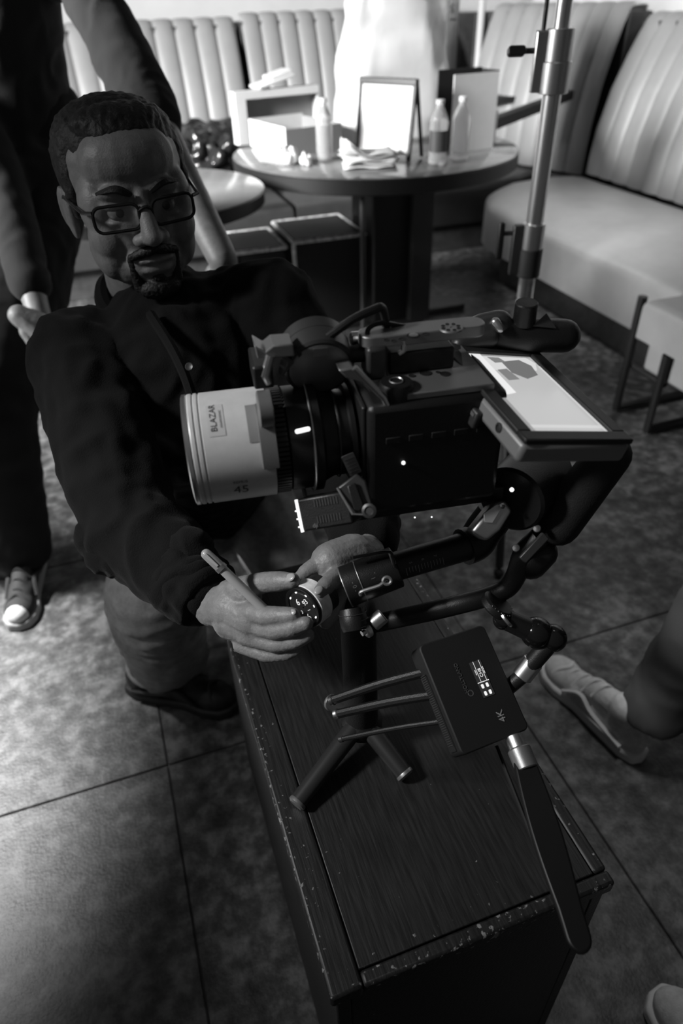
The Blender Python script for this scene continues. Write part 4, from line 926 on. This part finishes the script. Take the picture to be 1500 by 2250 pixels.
hR = hand([(wrR, P(770, 1230, .785), .026, .028), (P(775, 1225, .785), P(728, 1236, .765), .028, .024), (P(775, 1260, .78), P(735, 1275, .76), .025, .020)],
          [[(P(752, 1262, .752), .0120), (P(728, 1276, .732), .0110), (P(712, 1292, .716), .0098), (P(699, 1304, .706), .0080)],
           [(P(742, 1226, .765), .0118), (P(700, 1240, .758), .0108), (P(672, 1258, .752), .0095), (P(655, 1275, .746), .0078)],
           [(P(740, 1240, .772), .0112), (P(705, 1262, .775), .0104), (P(688, 1290, .772), .0092), (P(682, 1310, .766), .0076)],
           [(P(745, 1262, .778), .0102), (P(715, 1286, .784), .0092), (P(700, 1312, .782), .0082), (P(696, 1330, .776), .0068)],
           [(P(758, 1285, .758), .0135), (P(742, 1320, .742), .0118), (P(728, 1348, .732), .0108), (P(716, 1366, .726), .0084)]])
hd = blobmesh(headprims(HF), .0026, 6)
body = joinmesh([hd, blobmesh(inner, .012, 4), hL, hR])
man = link('person', body, SKIN, angle=180)
tag(man, 'man in glasses and dark shirt crouching with pen and round dial in hands', 'person')
# shirt
mb = MB(); up_t = chest+V(0, .04, -.07)
mb.cap(neck+V(0, .01, -.05), up_t, .085, .145, n=20); mb.cap(up_t, hip+V(0, 0, .03), .150, .160, n=20)
mb.cap(neck+V(0, .02, -.045), shL+V(0, 0, .0), .065, .066); mb.cap(neck+V(0, .02, -.035), shR+V(0, 0, .01), .065, .068)
mb.cap(shL, elL, .069, .062); mb.cap(shR, elR, .070, .060); mb.cap(elL, elL+(wrL-elL)*.80, .063, .046); mb.cap(elR, elR+(wrR-elR)*.82, .058, .044)
mb.cap(shL+V(.02, .02, -.05), up_t+V(-.04, 0, -.08), .09, .12); mb.cap(shR+V(-.02, .02, -.05), up_t+V(.05, 0, -.08), .09, .12)
wr_ = wrinkle(.0075, 16, (1, 1, .55)); shirt = blob('shirt', mb, .006, SHIRT, man, smooth=8, fn=lambda p, n: wr_(p, n)+.004*noise.noise(p*40))
# rolled cuff
cf = MB(); dr_ = (wrL-elL).normalized(); F_ = axis_frame(elL, elL+dr_); LW = (wrL-elL).length
cf.lathe([(.030, .60*LW), (.050, .61*LW), (.0495, .70*LW), (.046, .74*LW), (.0475, .80*LW), (.0435, .84*LW), (.0445, .90*LW), (.040, .945*LW), (.028, .94*LW)], F_, 32)
blob('cuff', cf, .0035, SHIRT, shirt, smooth=2, fn=lambda p, n: .0045*noise.noise(V(p.x*30, p.y*30, p.z*60))+.003*noise.noise(p*70))
# sleeve flap at the elbow
fl_ = MB(); fl_.cap(P(238, 1215, .87), P(330, 1245, .84), .030, .022); fl_.cap(P(318, 1235, .84), P(340, 1305, .83), .024, .010); fl_.cap(P(335, 1262, .835), P(415, 1212, .82), .016, .030); fl_.cap(P(215, 1180, .88), P(250, 1232, .87), .03, .018)
blob('sleeve_fold', fl_, .004, SHIRT, shirt, smooth=6, fn=wrinkle(.003, 40))
# collar and placket
ng = HF @ V(0, -.03, -.15)
for s_ in (-1, 1):
    c_ = [HF @ V(s_*.004, .062, -.215), HF @ V(s_*.045, .050, -.175), HF @ V(s_*.070, .0, -.150), HF @ V(s_*.055, -.06, -.135), HF @ V(0, -.085, -.130)]
    MB().tube(bez(c_, 6), [.006]+[.0125]*23+[.0125], n=8).build('collar', SHIRT, shirt)
MB().tube(bez([P(330, 690, .93), P(380, 770, .90), P(415, 850, .885), P(440, 950, .89)], 6), .007, n=6).build('placket', SHIRT, shirt)
bt = P(416, 806, .868); MB().lathe([(.0045, 0), (.0055, .001), (.0045, .002), (.002, .0012)], axis_frame(bt, bt-CF*.01), 16).build('button', DGREY, shirt)
# jeans
mb = MB(); mb.cap(hip+V(0, 0, .05), hip-V(0, 0, .04), .15, .14); mb.cap(hipL, knL, .105, .088); mb.cyl(knL, anL-V(0, 0, .02), .092, .088); mb.cap(hipR, knR, .10, .078); mb.cap(knR, anR, .078, .06)
jeans = blob('jeans', mb, .007, DENIM, man, smooth=6, fn=lambda p, n: .0065*math.sin(p.z*150+noise.noise(p*9)*4)*max(0, 1-abs(p.z-.30)/.13)*max(0, min(1, (.05-p.x)*9)) + .004*noise.noise(p*26))
F_ = axis_frame(anL-V(0, 0, .018), anL+V(0, 0, .1)); MB().tube([F_ @ V(.088*math.cos(a), .088*math.sin(a), 0) for a in np.linspace(0, 2*pi, 25)[:-1]], .007, n=8, closed=True).build('hem', DENIM, jeans)
# dark shoes of the crouching man
SH_D = mat('black_shoe', .014, .6); SH_DS = mat('black_sole', .02, .6)
shoe(man, V(.05, 1.0, 0), V(-.16, 1.14, 0), SH_D, SH_DS, SH_D, L=.27)
shoe(man, V(.24, 1.46, 0), V(.20, 1.72, 0), SH_D, SH_DS, SH_D, L=.26)
# hair, brows, moustache, beard
mb = MB()
for c, r_ in (((0, -.016, .066), (.080, .086, .050)), ((0, -.050, .010), (.080, .060, .080)), ((.070, -.014, .036), (.015, .045, .045)), ((-.070, -.014, .036), (.015, .045, .045)), ((0, .030, .092), (.058, .040, .020)), ((.0, .05, .084), (.045, .026, .016)), ((.073, .016, .010), (.009, .012, .030)), ((-.073, .016, .010), (.009, .012, .030))): mb.ell(c, r_, HF)
blob('hair', mb, .0028, HAIR, man, smooth=3, fn=lambda p, n: .002*noise.noise(V(p.x*150, p.y*40, p.z*60))+.0012*noise.noise(p*220))
mb = MB(); mb.cap((.004, .102, -.047), (.030, .092, -.056), .0075, .005, M=HF); mb.cap((-.004, .102, -.047), (-.030, .092, -.056), .0075, .005, M=HF)
blob('moustache', mb, .0016, HAIR, man, smooth=2, fn=lambda p, n: .001*noise.noise(p*500))
mb = MB(); mb.cap((.030, .086, -.060), (.026, .080, -.100), .005, .008, M=HF); mb.cap((-.030, .086, -.060), (-.026, .080, -.100), .005, .008, M=HF); mb.ell((0, .083, -.104), (.030, .018, .016), HF); mb.ell((0, .090, -.088), (.010, .008, .008), HF)
blob('beard', mb, .0016, HAIR, man, smooth=2, fn=lambda p, n: .0012*noise.noise(p*500))
for s_ in (-1, 1):
    MB().tube(bez([HF @ V(s_*.012, .097, .020), HF @ V(s_*.030, .097, .029), HF @ V(s_*.052, .083, .024)], 5), [.003, .004, .0045, .005, .005, .005, .0045, .004, .0035, .003, .002], n=6).build('eyebrow', HAIR, man)
    e_ = MB().ell((s_*.032, .0775, -.001), (.0125, .0125, .0115), HF).build('eye', mat('eye_white', .16, .2), man)
    MB().ell((s_*.030, .0885, -.001), (.0055, .0022, .0055), HF).build('iris', mat('iris', .015, .1), e_)
# glasses
gl = thing('eyeglasses', HF @ V(0, .1, -.02), 'black rectangular eyeglasses worn by the crouching man', 'glasses')
FRM = mat('glasses_frame', .015, .2)
for s_ in (-1, 1):
    o_ = [(s_*.036+x, y-.004) for x, y in rrect(.056, .031, .010)]
    MB().tube([HF @ V(x, .104-abs(x)*.16, y) for x, y in o_], .0021, n=8, closed=True).build('rim', FRM, gl)
    lensm = MB(); vs = [HF @ V(x, .1042-abs(x)*.16, y) for x, y in o_]; lensm.add(vs, [tuple(range(len(vs)))])
    lo = lensm.build('lens', GLASS, gl, smooth=False); md = lo.modifiers.new('s', 'SOLIDIFY'); md.thickness = .0012
    MB().tube([HF @ V(s_*.064, .094, .006), HF @ V(s_*.074, .086, .006), HF @ V(s_*.084, .0, .008), HF @ V(s_*.084, -.02, -.004)], .0024, n=8).build('temple', FRM, gl)
MB().tube(bez([HF @ V(-.0085, .1028, .002), HF @ V(0, .106, .006), HF @ V(.0085, .1028, .002)], 5), .0021, n=8).build('bridge', FRM, gl)
for p_, d_, r_ in ((P(640, 1268, .7045), P(620, 1270, .712), .0062), (P(697, 1300, .6985), P(705, 1290, .703), .0052), (P(645, 1345, .6975), P(630, 1346, .702), .0048)):
    F_ = frame(p_, p_-d_, -CF+CU*.5); MB().ell((-.003, 0, -.0005), (r_*1.15, r_*.8, .0016), F_, 14, 8).build('fingernail', mat('nail', .34, .3), man)
# ---------------------------------------------------------------- pen
PENM = mat('pen_plastic', .42, .35); p0, p1, pc_ = P(590, 1348, .728), P(447, 1212, .712), P(486, 1248, .715)
pen = thing('marker_pen', p0, 'slim pale marker pen held upright in the crouching man\'s hand', 'pen')
MB().cyl(p0, pc_, .0052, n=20).build('barrel', PENM, pen)
MB().cap(pc_+(p1-pc_)*.04, p1-(p1-pc_).normalized()*.004, .0060, .0056, n=20).build('cap', mat('pen_cap', .32, .25), pen)
dv = (p1-pc_).normalized(); MB().box(0, (p1-pc_).length*.75, -.0016, .0016, .0058, .0072, frame(pc_+dv*.004, dv, -CF)).build('clip', PENM, pen, bevel=.0005)
MB().cyl(pc_-dv*.002, pc_+dv*.0025, .0064, n=20).build('cap_ring', GREY, pen)
# ---------------------------------------------------------------- dial (focus hand wheel)
dk = (CR*.613+CU*.394+CF*.685).normalized(); df = P(663, 1337, .712)
DF = axis_frame(df, df+dk)
# orient local y to image up
yv = (CU-dk*CU.dot(dk)).normalized(); DF = frame(df, yv.cross(dk), dk); DFF = frame(df, -(yv.cross(dk)), -dk)
dl = thing('focus_hand_wheel', df+dk*.02, 'round dial with white marking ring and glowing digits held in both hands', 'dial')
MB().lathe([(.0195, .001), (.0228, 0), (.0235, .001), (.0235, .004), (.0228, .005)], DF, 48, cap=False).build('bezel', BLACK, dl)
MB().lathe([(.0236, .0045), (.0246, .0052), (.0246, .0205), (.0236, .0212)], DF, 56, cap=False).build('marking_ring', mat('white_ring', .72, .55, var=(150, .18)), dl)
MB().lathe([(.0225, .021), (.0225, .034), (.018, .038)], DF, 48).build('hub', BLACK, dl)
fc = MB().lathe([(.001, .0022), (.0197, .0022)], DF, 40, cap=False).build('face', mat('dial_face', .02, .12, emit=.004), dl)
MB().lathe([(.0160, .0021), (.0163, .0019), (.0166, .0021)], DF, 48, cap=False).build('face_ring', DGREY, fc)
for i in range(8):
    a = 2*pi*i/8+.2; MB().prism(rrect(.0026, .0016, .0006), -.0021, -.0015, DFF @ Matrix.Translation((.0178*math.cos(a), .0178*math.sin(a), 0)) @ Matrix.Rotation(a+pi/2, 4, 'Z')).build('marker_dot', GLOW, fc)
for t_, x_, y_, s_, r_ in (('6', -.0055, .0055, .0105, .3), ('93', .0055, .0065, .0085, .6), ('6', .0050, -.0105, .0095, .5), ('3', -.0035, -.0060, .0055, .3), ('_', .007, .001, .008, .3)):
    text('digit', t_, s_, DFF @ Matrix.Translation((x_, y_, -.0018)) @ Matrix.Rotation(r_, 4, 'Z'), mat('digit_glow', .5, .5, emit=.55), fc, .0001)
# ---------------------------------------------------------------- person standing at the left
TR = DARKCLOTH
LF = V(-.40, 1.60, 0)
aT, aE = P(205, 0, 1.50), P(482, 555, 1.33); ad = (aT-aE).normalized(); shR2 = aT+ad*.10
hp = P(25, 330, 1.78); nk = shR2+V(-.17, .10, .06); shL2 = shR2+V(-.36, .16, -.02); hdp = nk+V(.02, -.05, .20)
hFm = frame(hdp, V(1, 0, 0), V(0, 0, 1)); hFm = Matrix.Translation(hdp) @ Matrix.Rotation(pi*.9, 4, 'Z')
elb = shR2+(aE-shR2)*.52; wr2 = aE+(aE-aT).normalized()*.02
hndT = P(92, 716, 1.55); elb3 = P(10, 420, 1.62)
mb = MB(); mb.cap(nk, hp+V(0, 0, .2), .09, .13); mb.cap(nk, shR2, .05, .05); mb.cap(nk, shL2, .05, .05); mb.cap(shR2, elb, .047, .042); mb.cap(elb, wr2, .042, .030); mb.cap(shL2, elb3, .045, .038); mb.cap(elb3, hndT, .036, .027)
kn2 = V(-.345, 1.64, .50); kn3 = V(-.66, 1.72, .48); an2 = V(-.405, 1.65, .09); an3 = V(-.72, 1.72, .09)
for a_, b_, r0, r1 in ((hp+V(.08, 0, -.03), kn2, .08, .055), (kn2, an2, .055, .04), (hp+V(-.09, 0, -.03), kn3, .08, .055), (kn3, an3, .055, .04)): mb.cap(a_, b_, r0, r1)
def simple_hand(w_, d_, side, sc=1.):
    d_ = d_.normalized(); s1 = side.normalized(); fs_ = []
    for i, (o_, l_) in enumerate(((-.030, .062), (-.010, .072), (.010, .068), (.029, .054))):
        b0 = w_+d_*.075+s1*o_; n_ = d_.cross(s1)
        fs_.append([(b0, .0105), (b0+d_*l_*.5+n_*.006, .0098), (b0+d_*l_*.8+n_*.016, .009), (b0+d_*l_+n_*.026, .0075)])
    fs_.append([(w_+d_*.02-s1*.026, .013), (w_+d_*.05-s1*.048, .0115), (w_+d_*.085-s1*.052, .009)])
    return hand([(w_, w_+d_*.07-s1*.018, .024, .022), (w_, w_+d_*.07+s1*.016, .024, .021)], fs_, .0022)
h1 = simple_hand(wr2, V(0, -.1, -1), V(.8, -.5, 0)); h2 = simple_hand(hndT-V(.04, 0, 0)+V(0, .0, .03), V(.75, -.3, -.55), V(.3, .3, .5))
sp_ = link('person', joinmesh([blobmesh(headprims(hFm), .004, 3), blobmesh(mb, .008, 5), h1, h2]), SKIN, angle=180)
tag(sp_, 'dark-clothed person standing at the left edge with one arm reaching down', 'person')
mb = MB(); mb.cap(nk+V(0, 0, -.03), hp+V(0, 0, .05), .13, .165, n=20); mb.cap(nk+V(0, 0, -.02), shR2, .07, .066); mb.cap(nk+V(0, 0, -.02), shL2, .07, .066); mb.cap(shR2, elb, .064, .062); mb.cap(elb, elb+(wr2-elb)*.10, .062, .058); mb.cap(shL2, elb3, .062, .055); mb.cap(elb3, elb3+(hndT-elb3)*.7, .054, .046)
mb.cap(P(62, 400, 1.77), P(42, 640, 1.80), .140, .125); mb.cap(hp+V(.03, 0, .12), hp+V(-.10, 0, .12), .14, .15)
blob('jumper', mb, .008, mat('black_jumper', .030, .95, spec=.1, sheen=.05, bump=(300, .4)), sp_, smooth=8, fn=wrinkle(.006, 13))
mb = MB(); mb.cap(hp+V(.06, 0, .05), hp+V(-.07, 0, .05), .145, .145); mb.cap(hp+V(.09, 0, -.02), kn2, .12, .108); mb.cap(kn2, kn2+V(-.01, 0, -.1), .108, .10); mb.cyl(kn2, an2-V(0, 0, .03), .106, .088); mb.cap(hp+V(-.10, 0, -.02), kn3, .112, .088); mb.cyl(kn3, an3-V(0, 0, .03), .088, .078)
blob('trousers', mb, .009, TR, sp_, smooth=6, fn=wrinkle(.006, 12))
blob('hair', MB().ell((0, -.02, .07), (.085, .10, .08), hFm).ell((0, -.05, .0), (.083, .07, .09), hFm), .005, HAIR, sp_, smooth=2, fn=lambda p, n: .004*noise.noise(p*90))
SUEDE = mat('dark_suede', .03, .8); WSOLE = mat('pale_sole', .30, .7); WTOE = mat('white_toe', .6, .5)
F_ = shoe(sp_, PZ(62, 1312, 0)+V(.0, -.005, 0), V(-.37, 1.70, 0), SUEDE, WSOLE, SUEDE, L=.285)
tcp = MB().ell((.246, 0, .036), (.036, .031, .027), F_); blob('toe_cap', tcp, .003, WTOE, sp_, smooth=3)
shoe(sp_, V(-.76, 1.46, 0), V(-.72, 1.74, 0), SUEDE, WSOLE, SUEDE, L=.285)
# ---------------------------------------------------------------- person standing at the right
t1, h1_ = PZ(1200, 1452, .02), PZ(1438, 1690, .02); t1.z = h1_.z = 0
t2 = PZ(1428, 2175, .03); t2.z = 0; dirn = (h1_-t1).normalized(); dir2 = (dirn+V(.25, .12, 0)).normalized(); h2_ = t2+dir2*.285
h1_ = t1+dirn*.285
a1 = t1+dirn*.25+V(.03, .0, .10); a2 = t2+dir2*.225+V(0, 0, .09)
k1 = a1+V(.11, .0, .40); k2 = a2+V(.10, .0, .42); hp2 = (k1+k2)/2+V(.06, -.05, .44)
h_1, h_2 = hp2+V(-.02, .09, -.03), hp2+V(.02, -.09, -.03); ch2 = hp2+V(.02, -.02, .42); nk2 = ch2+V(-.01, 0, .10)
hd2 = nk2+V(-.03, .02, .19); hF2 = Matrix.Translation(hd2) @ Matrix.Rotation(pi*.35, 4, 'Z')
mb = MB()
for a_, b_, r0, r1 in ((h_1, k1, .08, .055), (k1, a1, .055, .038), (h_2, k2, .08, .055), (k2, a2, .055, .038), (hp2, ch2, .12, .13), (ch2, nk2, .09, .055)): mb.cap(a_, b_, r0, r1)
sA, sB = ch2+V(-.08, .17, .06), ch2+V(.08, -.17, .06)
eA, eB = sA+V(.02, .05, -.29), sB+V(.05, -.04, -.29); wA, wB = eA+V(.10, .02, -.24), eB+V(.04, .05, -.25)
for a_, b_, r0, r1 in ((ch2, sA, .06, .05), (ch2, sB, .06, .05), (sA, eA, .046, .04), (sB, eB, .046, .04), (eA, wA, .038, .028), (eB, wB, .038, .028)): mb.cap(a_, b_, r0, r1)
rpz = link('person', joinmesh([blobmesh(headprims(hF2), .004, 3), blobmesh(mb, .010, 5), simple_hand(wA, V(.1, 0, -1), V(0, 1, 0)), simple_hand(wB, V(.1, 0, -1), V(0, 1, 0))]), SKIN, angle=180)
tag(rpz, 'person at the right edge, seen as grey trouser legs and pale sneakers', 'person')
TRG = mat('grey_trousers', .10, .9, spec=.1, bump=(500, .4))
mb = MB(); mb.cap(h_1, k1, .11, .085); mb.cyl(k1, a1-V(0, 0, .01), .078, .060); mb.cap(h_2, k2, .11, .085); mb.cyl(k2, a2-V(0, 0, .01), .080, .062); mb.cap(hp2+V(0, .06, 0), hp2+V(0, -.06, 0), .13, .13)
blob('trousers', mb, .009, TRG, rpz, smooth=6, fn=wrinkle(.006, 12))
mb = MB(); mb.cap(hp2+V(0, 0, .04), ch2, .15, .15, n=20); mb.cap(ch2, nk2+V(0, 0, -.04), .12, .08); mb.cap(ch2+V(0, 0, .03), sA, .08, .07); mb.cap(ch2+V(0, 0, .03), sB, .08, .07); mb.cap(sA, eA, .066, .058); mb.cap(sB, eB, .066, .058); mb.cap(eA, eA+(wA-eA)*.85, .056, .045); mb.cap(eB, eB+(wB-eB)*.85, .056, .045)
blob('jumper', mb, .010, mat('dark_jumper', .02, .95, spec=.1), rpz, smooth=8, fn=wrinkle(.006, 12))
blob('hair', MB().ell((0, -.02, .07), (.085, .10, .08), hF2).ell((0, -.05, .0), (.083, .07, .09), hF2), .006, HAIR, rpz, smooth=2)
SNK = mat('grey_sneaker_suede', .6, .85, var=(80, .15), bump=(400, .4)); SNS = mat('pale_rubber_sole', .7, .7); SNL = mat('cream_trim', .75, .8)
shoe(rpz, t1, h1_, SNK, SNS, SNL, SNL, L=.285)
shoe(rpz, t2, h2_, SNK, SNS, SNL, SNL, L=.285)
